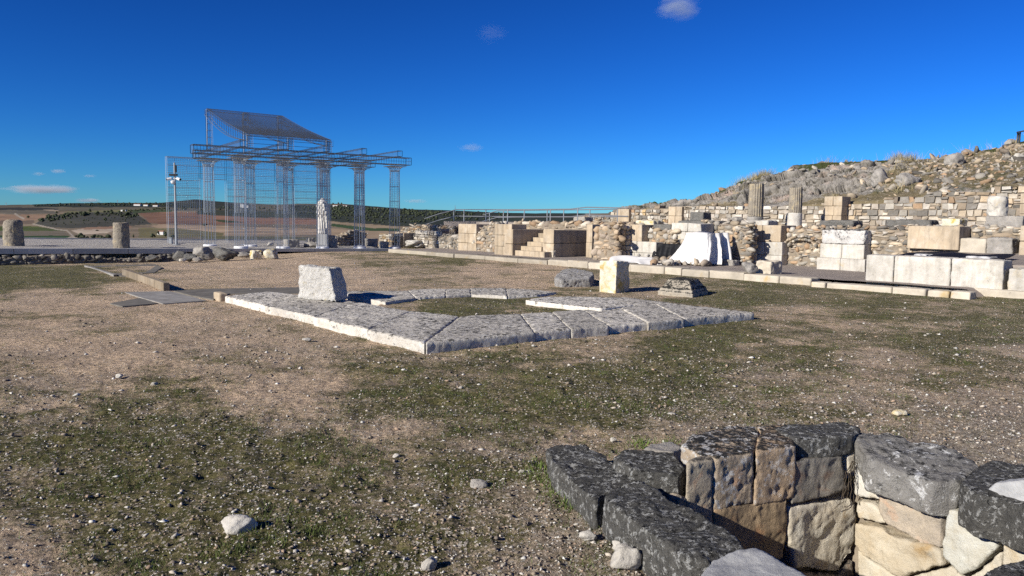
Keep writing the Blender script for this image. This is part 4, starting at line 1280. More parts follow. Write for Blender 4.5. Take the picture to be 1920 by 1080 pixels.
# walkway behind the kerb
nu, nv = 220, 30
uu, vv = np.meshgrid(np.linspace(-1.0, KLEN + 9, nu), np.linspace(0.44, 7.5, nv))
gx = K0.x + d.x * uu.ravel() + n.x * vv.ravel(); gy = K0.y + d.y * uu.ravel() + n.y * vv.ravel()
zz = ZW - 0.03 + 0.02 * fbm(np.c_[gx, gy], 1.1, 4, 15) - 0.06 * sm(8 - uu.ravel(), 0, 9)
zz = zz - 0.3 * sm(uu.ravel(), KLEN - 0.3, KLEN + 0.2) * sm(1.8 - vv.ravel(), 0, 1.0)
ii, jj = np.meshgrid(np.arange(nv - 1), np.arange(nu - 1), indexing='ij'); ii, jj = ii.ravel(), jj.ravel()
o = link('walkway', mesh('walkway', np.c_[gx, gy, zz], np.c_[ii * nu + jj, ii * nu + jj + 1, (ii + 1) * nu + jj + 1, (ii + 1) * nu + jj], None, True), M['walk'])
tag(o, 'gravel walkway between the kerb and the terrace piers', 'path', kind='structure')
# core of the upper terrace
TOFF = 6.0
SL, SR = ks(832, 440, TOFF), KLEN + 14
b = MB()
b.hexa([kp(SL, TOFF, -0.5), kp(SR, TOFF, -0.5), kp(SR, 13.5, -0.5), kp(SL, 13.5, -0.5)], [kp(SL, TOFF, ZT - 0.04), kp(SR, TOFF, ZT - 0.04), kp(SR, 13.5, ZT - 0.04), kp(SL, 13.5, ZT - 0.04)])
o = b.link('upper_terrace', M['walk']); tag(o, 'raised earth terrace behind the stone piers', 'terrace', kind='structure')

def face(px0, px1, yt, yb, z0=ZW):
    """a face parallel to the kerb whose foot shows at yb on level z0"""
    P = g((px0 + px1) / 2, yb, z0)
    off = (P - K0).dot(n)
    return face_off(px0, px1, yt, yb, off, z0)
def face_off(px0, px1, yt, yb, off, z0=None):
    s0, s1 = ks(px0, (yt + yb) / 2, off), ks(px1, (yt + yb) / 2, off)
    pm = (px0 + px1) / 2
    zt = vp(pm, yt, K0 + n * off, n).z
    zb = z0 if z0 is not None else vp(pm, yb, K0 + n * off, n).z
    return s0, s1, off, zb, zt
def pier(px0, px1, yt, yb, depth, label, rows=2, cols=2, mat='conc', z0=ZW, off=None, parent=None, colr=(1, 1, 1), name='stone_pier', cat='pier', group='cast stone piers along the terrace', rg=0.012, sink=0.15, zt=None):
    s0, s1, off, zb, ztop = face(px0, px1, yt, yb, z0) if off is None else face_off(px0, px1, yt, yb, off, z0 if z0 != ZW else None)
    if zt: ztop = zt
    zb -= sink
    b = MB()
    for r_ in range(rows):
        for c_ in range(cols):
            a0 = s0 + (s1 - s0) * (c_ + (0.12 if r_ % 2 and cols > 1 and c_ else 0)) / cols
            a1 = s0 + (s1 - s0) * (c_ + 1 + (0.12 if r_ % 2 and c_ + 1 < cols else 0)) / cols
            h0, h1 = zb + (ztop - zb) * r_ / rows, zb + (ztop - zb) * (r_ + 1) / rows
            gp = 0.006
            e0_ = gp if c_ else 0
            e1_ = gp if c_ + 1 < cols else 0
            f0 = random.uniform(-0.004, 0.004)
            j = lambda: random.uniform(-rg, rg) * 0.6
            pts = []
            for h_ in (h0 + (gp if r_ else 0), h1 - (gp if r_ + 1 < rows else 0)):
                for (q, dd) in ((a0 + e0_, f0), (a1 - e1_, f0), (a1 - e1_, depth), (a0 + e0_, depth)):
                    pts.append(kp(q + j(), off + dd + j(), h_ + j()))
            b.hexa(pts[:4], pts[4:], np.array(colr) * random.uniform(0.92, 1.08))
    b.obox(kp(s0 + 0.03, off + 0.03, zb), d * (s1 - s0 - 0.06), n * (depth - 0.06), UP * (ztop - zb - 0.03), (0.35, 0.33, 0.3))
    me = b.mesh(name)
    bm = bmesh.new(); bm.from_mesh(me)
    bmesh.ops.bevel(bm, geom=[e for e in bm.edges], offset=0.012, segments=1, affect='EDGES')
    bm.to_mesh(me); bm.free()
    o = link(name, me, M[mat], parent)
    if parent is None: tag(o, label, cat, group)
    return o
def rub(px0, px1, yts, yb, label, z0=ZW, off=None, size=0.2, pal=PAL_MIX, depth=0.6, name='rubble_wall', cat='wall', group=None, lean=0.0, jit=0.13):
    yt = yts if isinstance(yts, (int, float)) else min(yts)
    s0, s1, off, zb, zt = face(px0, px1, yt, yb, z0) if off is None else face_off(px0, px1, yt, yb, off, None)
    zb -= 0.1
    if isinstance(yts, (int, float)):
        top = lambda s: zt - zb
    else:
        zs = [vp(px0 + (px1 - px0) * q / (len(yts) - 1), y, K0 + n * off, n).z - zb for q, y in enumerate(yts)]
        ss = [ks(px0 + (px1 - px0) * q / (len(yts) - 1), yb, off) - s0 for q in range(len(yts))]
        top = lambda s: float(np.interp(s, ss, zs))
    return rubble_wall(name, kp(s0, off, zb), d, n, s1 - s0, top, label, cat, size, pal, depth, group=group, batter=lean, jit=jit)
def ash(px0, px1, yts, yb, label, off=None, z0=ZW, bh=0.19, bl=0.25, pal=PAL_WHITE, depth=0.5, name='ashlar_wall', group=None, rag=0.5):
    yt = min(yts) if not isinstance(yts, (int, float)) else yts
    s0, s1, off, zb, zt = face(px0, px1, yt, yb, z0) if off is None else face_off(px0, px1, yt, yb, off, None)
    zb -= 0.08
    if isinstance(yts, (int, float)): top = lambda s: zt - zb
    else:
        zs = [vp(px0 + (px1 - px0) * q / (len(yts) - 1), y, K0 + n * off, n).z - zb for q, y in enumerate(yts)]
        ss = [ks(px0 + (px1 - px0) * q / (len(yts) - 1), yb, off) - s0 for q in range(len(yts))]
        top = lambda s: float(np.interp(s, ss, zs))
    return ashlar_wall(name, kp(s0, off, zb), d, n, s1 - s0, top, label, bh, bl, pal, depth, group, rag=rag)

# --- low walls at the far end of the walkway
ash(710, 749, [436, 437, 438, 439], 463, 'low white block wall at the far end, left of the small pier', bh=0.18, bl=0.32, z0=0.0, pal=PAL_WHITE + [(0.55, 0.42, 0.26)])
pier(749, 757, 437, 464, 0.9, 'small tan pier at the left end of the low white walls', 1, 1, z0=0.0)
ash(776, 828, [434, 433, 432, 430], 465, 'low white block wall behind the split boulder', bh=0.17, bl=0.34, z0=0.03, off=None)
ash(840, 860, [424, 424, 425], 452, 'short white wall bit joining the leftmost tall pier', bh=0.17, bl=0.3, z0=0.1)
rub(740, 848, [437, 428, 424, 423, 424, 426], 440, 'ragged grey rubble topping on the far low wall', off=3.6 + (g(800, 465, 0.0) - K0).dot(n) - 2.4, size=0.2, pal=PAL_GREY + PAL_TAN)
rub(822, 858, [446, 442, 441, 444], 467, 'dark rubble heap between white wall and leftmost tall pier', size=0.2, pal=PAL_GREY, z0=0.1)
px_boulder(776, 464, 38, 14, 0.05, 'split pale boulder lying before the low white walls', M['lime'], amp=0.12)
px_boulder(784, 464, 20, 8, 0.05, 'small grey stone leaning on the split pale boulder', M['greyrock'], amp=0.12)

# --- the piers and what fills the gaps between them
pier(859, 893, 420, 467, 1.0, 'tan cast-stone pier left of the rubble slope, leftmost tall one', 3, 2)
rub(884, 930, [460, 440, 425, 421, 421, 421], 471, 'loose rubble sloping down between the two leftmost tall piers', off=(g(910, 470, ZW) - K0).dot(n) + 0.3, size=0.22, pal=PAL_MIX, name='rubble_slope')
pier(927, 959, 420, 476, 0.8, 'tall tan pier beside the stair flank, second from the left', 3, 2)
s0, s1, offp, zb, zt = face(945, 961, 430, 477)
stair = empty('stone_stair', kp(s1 + 0.8, offp + 1, ZW), 'short stone stair climbing to the terrace between two flank walls', 'stair')
pier(946, 961, 430, 477, 1.75, '', 2, 1, parent=stair, name='flank_wall')
# stair flight
sA = s1
sB = ks(1018, 470, offp + 0.5)
zs_ = ZT - 0.22 - ZW
nst = 6
for q in range(nst):
    b = MB()
    b.obox(kp(sA + 0.02, offp + 0.12 + q * 0.31, ZW - 0.1), d * (sB - sA - 0.04 + (0.5 if q == 0 else 0)), n * (0.36 if q == 0 else 2.2 - 0.31 * q), UP * (0.1 + zs_ * (q + 1) / nst * 0.98), np.ones(3) * random.uniform(0.85, 1.05))
    b.link('step', M['conc'], stair)
pier(1018, 1038, 431, 474, 1.85, 'squat pier with a long dark side wall right of the stair', 2, 1, off=offp + 0.5)
px_block(1028, 1042, 470, 481, ZW, 'small broken stone at the foot of the stair pier', M['kerb'], 0.3, amp=0.03)
rub(1040, 1099, [469, 469, 470], 481, 'low rubble under the long dark side wall of the stair pier', off=(g(1070, 480, ZW) - K0).dot(n) + 0.9, size=0.14, pal=PAL_TAN, depth=0.4)
pier(1099, 1110, 421, 481, 0.9, 'narrow tan pier left of the big bulging rubble wall', 2, 1)
rub(1110, 1152, [424, 425, 424, 421], 486, 'bulging wall of large rounded stones between narrow and joined piers', size=0.27, pal=[(0.52, 0.42, 0.31), (0.48, 0.37, 0.26), (0.58, 0.5, 0.4), (0.42, 0.36, 0.3)], depth=0.8, lean=0.08, jit=0.16)
f5 = face(1150, 1230, 452, 487)
p5 = empty('stone_pier', kp((f5[0] + f5[1]) / 2, f5[2] + 0.4, ZW), 'pier of two tan slabs on stained white blocks, left of the black cloth', 'pier', 'cast stone piers along the terrace')
pier(1153, 1203, 421, 452, 0.75, '', 1, 2, off=f5[2], parent=p5, name='upper_course', zt=None, sink=0)
pier(1150, 1230, 452, 487, 0.75, '', 2, 2, 'lime', parent=p5, name='lower_course', rg=0.02, off=None, zt=vp(1190, 452, K0 + n * f5[2], n).z - 0.004)
s0, s1, of, zb, zt = face_off(1148, 1178, 455, 478, f5[2] - 0.02)
rub(1203, 1258, [433, 432, 433], 458, 'loose pale stones over the black cloth', off=f5[2] + 0.35, size=0.2, pal=PAL_TAN + PAL_WHITE)
pier(1224, 1258, 421, 432, 0.7, 'dark stained lintel block lying on the pale loose stones', 1, 1, 'darkrock', off=f5[2] + 0.45, name='stone_block', cat='stone block', group=None, rg=0.03, sink=0)
pier(1258, 1314, 419, 442, 0.8, 'white weathered ashlar blocks above the white cloth', 2, 2, 'lime', off=f5[2] + 0.5, name='ashlar_block', cat='stone block', group=None, rg=0.03, sink=0.15)
rub(1225, 1300, [440, 442, 441], 455, 'white plastered rubble behind the black and white cloths', off=f5[2] + 0.55, size=0.26, pal=PAL_WHITE)
rub(1314, 1400, [418, 419, 421, 422], 490, 'brown rubble wall behind the white cloth', off=f5[2] + 1.3, size=0.19, pal=PAL_TAN + PAL_GREY)
# black cloth
def sheet(name, mat, label, s0, s1, off, z1, z0, fun, ns=50, nt_=28, cat='cloth', thick=0.012):
    V = []
    for j in range(nt_ + 1):
        for i in range(ns + 1):
            a_, t_ = i / ns, j / nt_
            ds, do, dz = fun(a_, t_)
            V.append(kp(s0 + (s1 - s0) * a_ + ds, off + do, z1 + (z0 - z1) * t_ + dz))
    Va = np.array([tuple(v) for v in V])
    wr = fbm(Va, 4.5, 4, 201) * 0.05 + 0.03 * np.abs(fbm(Va, 9.0, 3, 202))
    V = [v - n * w_ for v, w_ in zip(V, wr)]
    Fq = [(j * (ns + 1) + i, (j + 1) * (ns + 1) + i, (j + 1) * (ns + 1) + i + 1, j * (ns + 1) + i + 1) for j in range(nt_) for i in range(ns)]
    me = mesh(name, [tuple(v) for v in V], np.array(Fq), None, True)
    o = link(name, me, mat)
    md = o.modifiers.new('t', 'SOLIDIFY'); md.thickness = thick; md.offset = 0
    return tag(o, label, cat)
sb0, sb1, ob, zb0, zb1 = face_off(1228, 1284, 457, 484, f5[2] + 0.12)
sheet('black_sheet', M['black'], 'black cloth hanging in the gap beside the white cloth', sb0, sb1, ob, zb1, ZW, lambda a_, t_: (0, -0.05 * math.sin(a_ * 19 + t_) * (0.4 + t_) - 0.12 * t_, 0), cat='cloth')
# white cloth draped over the terrace edge
st0, st1, ot, z_b, z_t = face_off(1288, 1368, 436, 497, f5[2] - 0.1)
stc = ks(1327, 470, ot)
def drape(a_, t_):
    ac = 0.5
    if a_ < ac:                                # the front, pulled out to the left at its foot
        q = a_ / ac
        fold = 0.035 * math.sin(q * 17 + t_) * (0.3 + t_)
        ds = (stc - st0) * q - (st1 - st0) * a_ - 0.50 * (1 - q) ** 1.5 * t_ ** 1.7
        do = -0.05 - 0.40 * t_ ** 1.8 - fold + (0.5 * (0.05 - t_) / 0.05 if t_ < 0.05 else 0)
    else:                                      # the end, hanging in deep folds round the corner
        q = (a_ - ac) / (1 - ac)
        ph = math.sin(q * 2 * math.pi * 2.9 - 1.2 + 0.9 * t_ + 0.8 * math.sin(q * 5)) + 0.25 * math.sin(q * 31 + 2 * t_)
        ds = stc - st0 - (st1 - st0) * a_ + 0.20 * ph * (0.25 + 0.75 * t_) * min(1, q * 6) + 0.22 * t_ ** 1.3
        do = -0.05 - 0.40 * t_ ** 1.8 * (1 - q) + 1.25 * q + 0.12 * math.cos(q * 2 * math.pi * 2.9 + t_) * t_
    return (ds, do, 0.02 * math.sin(a_ * 9) - (0.05 if a_ > ac and t_ < 0.02 else 0))
sheet('white_cloth', M['tarp'], 'white geotextile cloth draped in deep folds over the terrace edge', st0, st1, ot, z_t, ZW + 0.02, drape, 150, 40)
sg0, sg1, og, _, _ = face_off(1146, 1250, 486, 495, (g(1195, 493, ZW) - K0).dot(n))
sheet('white_cloth', M['tarp'], 'white cloth lying crumpled on the walkway before the stained white blocks', sg0, sg1, og, ZW + 0.17, ZW + 0.02,
      lambda a_, t_: (0.08 * math.sin(t_ * 7), 0.75 - 0.95 * t_ + 0.05 * math.sin(a_ * 14), 0.09 * math.sin(a_ * 11 + 2 * t_) * math.sin(math.pi * t_) - 0.14 * sm(a_, 0.5, 0.7)), 60, 20)
# small rubble at the foot of the cloths
L = Lumps()
for k in range(150):
    px, py = random.uniform(1222, 1335), random.uniform(486, 498)
    P = g(px, py, ZW)
    s_ = random.uniform(0.08, 0.30)
    L.stone(P + UP * s_ * 0.3, (s_ * 1.2, s_, s_ * 0.8), None, 3, 0.14, np.array(random.choice(PAL_TAN + PAL_WHITE)) * random.uniform(0.7, 1.05), ICO2, 0.6)
o = link('rubble', L.mesh('rubble'), M['masonry']); tag(o, 'heap of small broken stones at the foot of the white cloth', 'rubble', kind='stuff')
px_boulder(1199, 481, 7, 5, ZW + 0.3, 'small grey stone holding down the crumpled white cloth, left one', M['greyrock'], sub=3)
px_boulder(1216, 482, 8, 5, ZW + 0.3, 'small grey stone holding down the crumpled white cloth, right one', M['greyrock'], sub=3)
px_block(1352, 1385, 488, 497, ZW, 'dark flat block at the right foot of the white cloth', M['greyrock'], 0.5, amp=0.04)
# pier 6, rubble arch, white pier
f6 = face(1392, 1466, 453, 494)
p6 = empty('stone_pier', kp((f6[0] + f6[1]) / 2, f6[2] + 0.4, ZW), 'pier of two tan slabs on clean white blocks, right of the white cloth', 'pier', 'cast stone piers along the terrace')
pier(1396, 1464, 422, 453, 1.0, '', 1, 2, off=f6[2], parent=p6, name='upper_course', sink=0)
pier(1392, 1466, 453, 494, 1.0, '', 2, 2, 'lime', parent=p6, name='lower_course', rg=0.012, zt=vp(1430, 453, K0 + n * f6[2], n).z - 0.004)
rub(1464, 1548, [432, 428, 428, 428, 430], 499, 'brown rubble fill with a buried arch between tan and white piers', off=f6[2] + 0.35, size=0.2, pal=PAL_TAN + PAL_MIX)
# buried arch of thin stones standing proud of the fill
L = Lumps()
sc_, of_, zc_ = ks(1505, 470, f6[2] + 0.3), f6[2] + 0.27, 0.62
for rad in (0.42, 0.58):
    for q in range(15):
        a_ = math.pi * (0.08 + 0.84 * q / 14)
        c_ = kp(sc_ + rad * 1.15 * math.cos(a_), of_ + 0.05, zc_ + 0.18 + rad * 0.62 * math.sin(a_))
        V = lump_verts((0.13, 0.3, 0.11), 4, 0.06, ICO2) @ np.array(Matrix.Rotation(-(a_ - math.pi / 2), 3, 'Y')).T
        L.add(V @ frame_of(d, n) + np.array(c_), ICO2[1], np.array(random.choice(PAL_GREY + PAL_TAN)) * random.uniform(0.7, 1.1))
o = link('stone_arch', L.mesh('stone_arch'), M['masonry']); tag(o, 'buried flat arch of thin grey stones in the brown rubble fill', 'arch')
f7 = face(1540, 1622, 457, 504)
p7 = empty('stone_pier', kp((f7[0] + f7[1]) / 2, f7[2] + 0.5, ZW), 'white weathered pier of three courses with a black stained top', 'pier', 'cast stone piers along the terrace')
pier(1531, 1622, 485, 505, 0.95, '', 1, 2, 'lime', parent=p7, name='lower_course', rg=0.015)
pier(1537, 1620, 458, 485, 0.9, '', 1, 2, 'lime', parent=p7, name='middle_course', rg=0.015, off=f7[2] + 0.05, sink=0)
M['limetop'] = stone_mat('black_topped_limestone', (0.62, 0.60, 0.56), (0.48, 0.46, 0.43), (0.03, 0.03, 0.03), 0.50, 0.15, sc=1.5, bump=0.8, bd=0.03)
s0, s1, of, zb, zt = face_off(1541, 1622, 431, 458, f7[2] + 0.08)
rock('upper_course', [kp(s0, of, zb), kp(s1, of, zb), kp(s1, of + 0.85, zb), kp(s0, of + 0.85, zb)], (0, 0, zt - zb), 0.035, 0.05, M['limetop'], p7, it=3, pits=0.08)
rub(1622, 1708, [428, 429, 430, 431], 479, 'brown rubble wall between white pier and long tan slab', off=f7[2] + 0.5, size=0.2, pal=PAL_TAN + PAL_MIX)
# big white blocks set forward
fw = face(1622, 1884, 482, 534)
wb = empty('stone_bench', kp((fw[0] + fw[1]) / 2, fw[2] + 0.35, ZW), 'long low row of three big white blocks at the walkway edge', 'stone row')
Pm = (g(1622, 523, ZW), g(1884, 541, ZW))
offw = ((Pm[0] - K0).dot(n) + (Pm[1] - K0).dot(n)) / 2
ztw = vp(1750, 482.5, K0 + n * offw, n).z
cw = [ks(p, 510, offw) for p in (1622, 1675, 1782, 1882)]
for k in range(3):
    rock('block', [kp(cw[k] + 0.008, offw, 0.05), kp(cw[k + 1] - 0.008, offw, 0.05), kp(cw[k + 1] - 0.008, offw + 0.62, 0.05), kp(cw[k] + 0.008, offw + 0.62, 0.05)], (0, 0, ztw - 0.05), 0.028, 0.012 if k < 2 else 0.03, M['lime'], wb, it=2, col=np.ones(3) * (0.97, 1.05, 1.08)[k], pits=0.02)
rock('base_course', [kp(ks(1822, 548, offw - 0.12), offw - 0.12, -0.1), kp(KLEN + 7, offw - 0.12, -0.1), kp(KLEN + 7, offw + 0.5, -0.1), kp(ks(1822, 548, offw - 0.12), offw + 0.5, -0.1)], (0, 0, 0.27), 0.04, 0.015, M['kerb'], wb, it=2)
so = ks(1889, 515, offw)
rock('block', [kp(so, offw + 0.05, 0.1), kp(so + 0.5, offw + 0.05, 0.1), kp(so + 0.5, offw + 0.65, 0.1), kp(so, offw + 0.65, 0.1)], (0, 0, 0.56), 0.028, 0.03, M['lime'], wb, it=3)
rock('block', [kp(so + 0.56, offw + 0.0, 0.1), kp(so + 1.7, offw + 0.0, 0.1), kp(so + 1.7, offw + 0.65, 0.1), kp(so + 0.56, offw + 0.65, 0.1)], (0, 0, 0.60), 0.03, 0.03, M['lime'], wb, it=3)
# fill behind the white blocks and black plastic on it
b = MB()
b.hexa([kp(cw[0] - 0.1, offw + 0.6, 0.1), kp(KLEN + 7, offw + 0.6, 0.1), kp(KLEN + 7, TOFF, 0.1), kp(cw[0] - 0.1, TOFF, 0.1)], [kp(cw[0] - 0.1, offw + 0.6, ztw - 0.12), kp(KLEN + 7, offw + 0.6, ztw - 0.12), kp(KLEN + 7, TOFF, ztw + 0.05), kp(cw[0] - 0.1, TOFF, ztw + 0.05)])
o = b.link('earth_fill', M['walk']); tag(o, 'packed earth behind the big white blocks', 'ground', kind='structure')
sp0, sp1, op, _, _ = face_off(1680, 1870, 470, 480, offw + 0.75)
sheet('black_sheet', M['black'], 'black plastic sheet lying behind the big white blocks', sp0, sp1, op, ztw + 0.03, ztw - 0.05,
      lambda a_, t_: (0, 1.4 - 1.5 * t_, 0.03 * math.sin(a_ * 17 + 3 * t_) * math.sin(math.pi * t_) + 0.05 * (math.sin(a_ * 5) ** 2) * (1 - t_)), 60, 14)
for px0, px1, lab in ((1715, 1737, 'white rag on the left end of the black plastic sheet'), (1812, 1858, 'white rag at the right end of the black plastic sheet')):
    a0, a1, oo, _, _ = face_off(px0, px1, 474, 482, offw + 0.55)
    sheet('white_rag', M['tarp'], lab, a0, a1, oo, ztw + 0.03, ztw - 0.03, lambda a_, t_: (0.05 * math.sin(9 * t_), 0.4 - 0.5 * t_, 0.035 * math.sin(a_ * 13 + t_ * 4) * math.sin(math.pi * t_)), 24, 10)
f8o = f7[2] + 0.25
pier(1702, 1798, 424, 467, 0.9, 'longest tan cast-stone slab, above the black plastic', 1, 1, off=f8o, sink=0.0, zt=None)
s0, s1, of, zb, zt = face_off(1702, 1798, 424, 467, f8o)
rub(1700, 1800, [466, 466], 476, 'low rubble footing under the longest tan slab', off=f8o + 0.15, size=0.16, pal=PAL_TAN)
def oblock(px0, px1, yt, yb, off, depth, mat, label, amp=0.025, vox=0.035, cat='stone block', name='stone_block', it=3, pits=0.03, group=None, sink=0.1):
    s0, s1, of, zb, zt = face_off(px0, px1, yt, yb, off)
    o = rock(name, [kp(s0, of, zb - sink), kp(s1, of, zb - sink), kp(s1, of + depth, zb - sink), kp(s0, of + depth, zb - sink)], (0, 0, zt - zb + sink), vox, amp, M[mat], None, it=it, pits=pits)
    return tag(o, label, cat, group)
oblock(1796, 1849, 447, 474, f8o + 0.1, 0.6, 'kerb', 'pale mottled block right of the longest tan slab')
oblock(1850, 1898, 446, 476, f8o + 0.15, 0.6, 'greyrock', 'grey rounded block second right of the longest tan slab', 0.05)
rub(1820, 1916, [426, 428, 428], 450, 'rubble wall behind the two blocks at the right edge', off=f8o + 0.8, size=0.2, pal=PAL_TAN + PAL_GREY)
pier(1912, 1975, 424, 475, 0.9, 'tan cast-stone pier cut by the right edge of the picture', 2, 2, off=f8o, sink=0.1)
# rounded stone lying on the walkway
px_boulder(1409, 513, 30, 21, ZW, 'pale rounded stone on the walkway, left of a broken pair', M['greyrock'], p=4, amp=0.08)
px_block(1417, 1466, 490, 513, ZW, 'pale broken stone on the walkway, right of a broken pair', M['kerb'], 0.5, amp=0.05)
# general rubble behind everything at the terrace edge
rub(1395, 1912, [427, 427, 427, 427], 452, 'low brown rubble wall edging the upper terrace', off=TOFF - 0.15, size=0.2, pal=PAL_TAN + PAL_GREY, depth=0.5)
rub(960, 1160, [418, 418, 418, 419], 432, 'low tan parapet stones under the ramp railing', off=TOFF - 1.3, size=0.3, pal=PAL_TAN, depth=1.6)
# ledge stones on the terrace rim
for px0, px1, yt, yb, mt, lab in ((1660, 1745, 412, 421, 'darkrock', 'long black-topped ledge stone on the terrace rim'), (1535, 1600, 413, 420, 'darkrock', 'dark ledge stone between fluted shaft and pilaster'), (1395, 1440, 413, 420, 'lime', 'white ledge stone under the larger fluted column'),
                                  (1270, 1345, 414, 420, 'darkrock', 'dark flat ledge stone above the white cloth'), (1848, 1918, 405, 424, 'greyrock', 'big grey rounded block below the column stump at the right'), (1192, 1225, 413, 419, 'yellow', 'orange lichened ledge stone left of the upper tan pier'),
                                  (1765, 1800, 410, 419, 'yellow', 'orange lichened stone lying on the upper terrace')):
    oblock(px0, px1, yt, yb, TOFF + 0.35, 0.7, mt, lab, 0.05, 0.045)
oblock(1293, 1318, 398, 414, TOFF + 1.4, 0.6, 'darkrock', 'square dark block standing before the upper white wall', 0.04)
oblock(1075, 1096, 406, 418, TOFF + 1.5, 0.6, 'greyrock', 'upright grey block behind the ramp railing', 0.06)

# ------------------------------------------------------------------ columns on the terrace
def fluted(px, yb, yt, wpx, off, label, baseh, white):
    P = vp(px, yb, K0 + n * off, n)
    P = Vector((P.x, P.y, ZT - 0.05))
    k = P.y / F
    r = wpx * k / 2
    ht = (yb - yt) * k + (vp(px, yb, K0 + n * off, n).z - P.z)
    hb = baseh * k + 0.1
    e = empty('fluted_column', P, label, 'column', 'broken columns on the upper terrace')
    nfl, per = 18, 8
    N_ = nfl * per
    V, zs2 = [], np.linspace(hb, ht, 16)
    for q, z in enumerate(zs2):
        for j in range(N_):
            a_ = 2 * math.pi * j / N_
            fl = abs(math.sin(a_ * nfl / 2))
            rad = r * (1.0 - 0.05 * (z - hb) / (ht - hb)) * (0.90 + 0.10 * (1 - fl) ** 0.6)
            V.append((P.x + rad * math.cos(a_), P.y + rad * math.sin(a_), P.z + z))
    Fc = [(q * N_ + j, q * N_ + (j + 1) % N_, (q + 1) * N_ + (j + 1) % N_, (q + 1) * N_ + j) for q in range(15) for j in range(N_)]
    V = np.array(V); 
    dd = V[:, :2] - np.array([P.x, P.y])
    V[:, :2] += dd * (0.05 * fbm(V, 3.0, 4, int(px)) - 0.12 * np.clip(fbm(V, 2.4, 3, int(px) + 5) - 0.25, 0, 1))[:, None]
    V[-N_:, 2] += 0.05 * fbm(V[-N_:], 5.0, 3, 4)
    V = np.r_[V, [[P.x, P.y, P.z + ht - 0.03]]]
    Fc += [(15 * N_ + j, 15 * N_ + (j + 1) % N_, len(V) - 1) for j in range(N_)]
    link('shaft', mesh('shaft', V, Fc, None, True), M['stub'], e)
    b = MB()
    prof = [(r * 1.35, 0), (r * 1.35, hb * 0.25), (r * 1.15, hb * 0.3), (r * 1.25, hb * 0.45), (r * 1.02, hb * 0.62), (r * 1.08, hb * 0.8), (r * 1.0, hb)] if not white else [(r * 1.3, 0), (r * 1.3, hb * 0.08), (r * 1.12, hb * 0.12), (r * 1.08, hb * 0.5), (r * 1.04, hb)]
    b.lathe(P, prof, 32)
    V, N, Fc = remeshed(b.mesh('t'), 0.03, 1)
    link('base', mesh('base', rough(V, N, 0.05 if not white else 0.02, 5, int(px)), Fc, None, True), M['lime'] if white else M['greyrock'], e)
    return P
fluted(1416, 414, 345.5, 28, TOFF + 1.6, 'larger fluted column stump on a grey moulded base', 16, False)
fluted(1490, 415, 352.5, 24, TOFF + 1.9, 'slimmer fluted column stump on a smooth white plaster base', 24, True)
P = vp(1869, 411, K0 + n * (TOFF + 1.2), n)
k = P.y / F
b = MB(); b.lathe(Vector((P.x, P.y, ZT - 0.1)), [(18 * k, 0), (18 * k, 0.35), (16.5 * k, 0.4), (16 * k, 64 * k), (14.5 * k, 64 * k + 0.1), (3 * k, 64 * k + 0.1)], 32)
V, N, Fc = remeshed(b.mesh('t'), 0.03, 1)
o = link('column_stump', mesh('column_stump', rough(V, N, 0.06, 2.6, 77, 0.10), Fc, None, True), M['lime']); tag(o, 'plain white weathered column stump near the right edge', 'column', 'broken columns on the upper terrace')

# ------------------------------------------------------------------ upper wall behind the terrace
WOFF = 10.0
ash(1086, 1182, [408, 404, 399, 392], 420, 'low end of the upper wall behind the ramp railing', off=WOFF, bh=0.17, bl=0.22, pal=PAL_MIX)
pier(1156, 1179, 392, 418, 0.6, 'pale tan pier in the upper wall behind the end of the railing', 2, 1, off=WOFF - 0.15, sink=0.1)
ash(1182, 1254, [391, 389, 387, 388], 420, 'mixed stone stretch of the upper wall left of the tan pier', off=WOFF, bh=0.16, bl=0.21, pal=PAL_MIX + [(0.55, 0.42, 0.25)], rag=0.7)
pier(1253, 1278, 387.5, 418, 0.6, 'pale tan pier in the upper wall before the hill', 2, 2, off=WOFF - 0.15, sink=0.1)
ash(1278, 1546, [389, 388, 387, 386, 385, 383], 420, 'white ashlar stretch of the upper wall behind the fluted columns', off=WOFF, bh=0.17, bl=0.24, pal=PAL_WHITE)
pier(1545, 1578, 368.5, 417, 0.7, 'tall tan pilaster of three courses against the upper wall', 3, 2, off=WOFF - 0.5, sink=0.1)
ash(1578, 1855, [383, 379, 371, 362, 357, 356], 420, 'brown and white stone stretch of the upper wall at the right', off=WOFF, bh=0.19, bl=0.26, pal=PAL_MIX)
ash(1855, 2100, [352, 353, 352, 352], 420, 'upper wall continuing behind the white column stump', off=WOFF + 0.1, bh=0.19, bl=0.26, pal=PAL_MIX)
pier(1912, 1990, 362, 415, 0.7, 'tan pilaster against the upper wall cut by the right edge', 3, 2, off=WOFF - 0.5, sink=0.1)
px_boulder(1692, 418, 20, 12, ZT, 'rounded white stone against the foot of the upper wall', M['lime'], D=vp(1692, 418, K0 + n * (WOFF - 0.7), n).y)
px_boulder(1380, 417, 30, 12, ZT, 'dry grey tuft-covered stone before the white ashlar stretch', M['greyrock'], D=vp(1380, 418, K0 + n * (WOFF - 0.9), n).y)

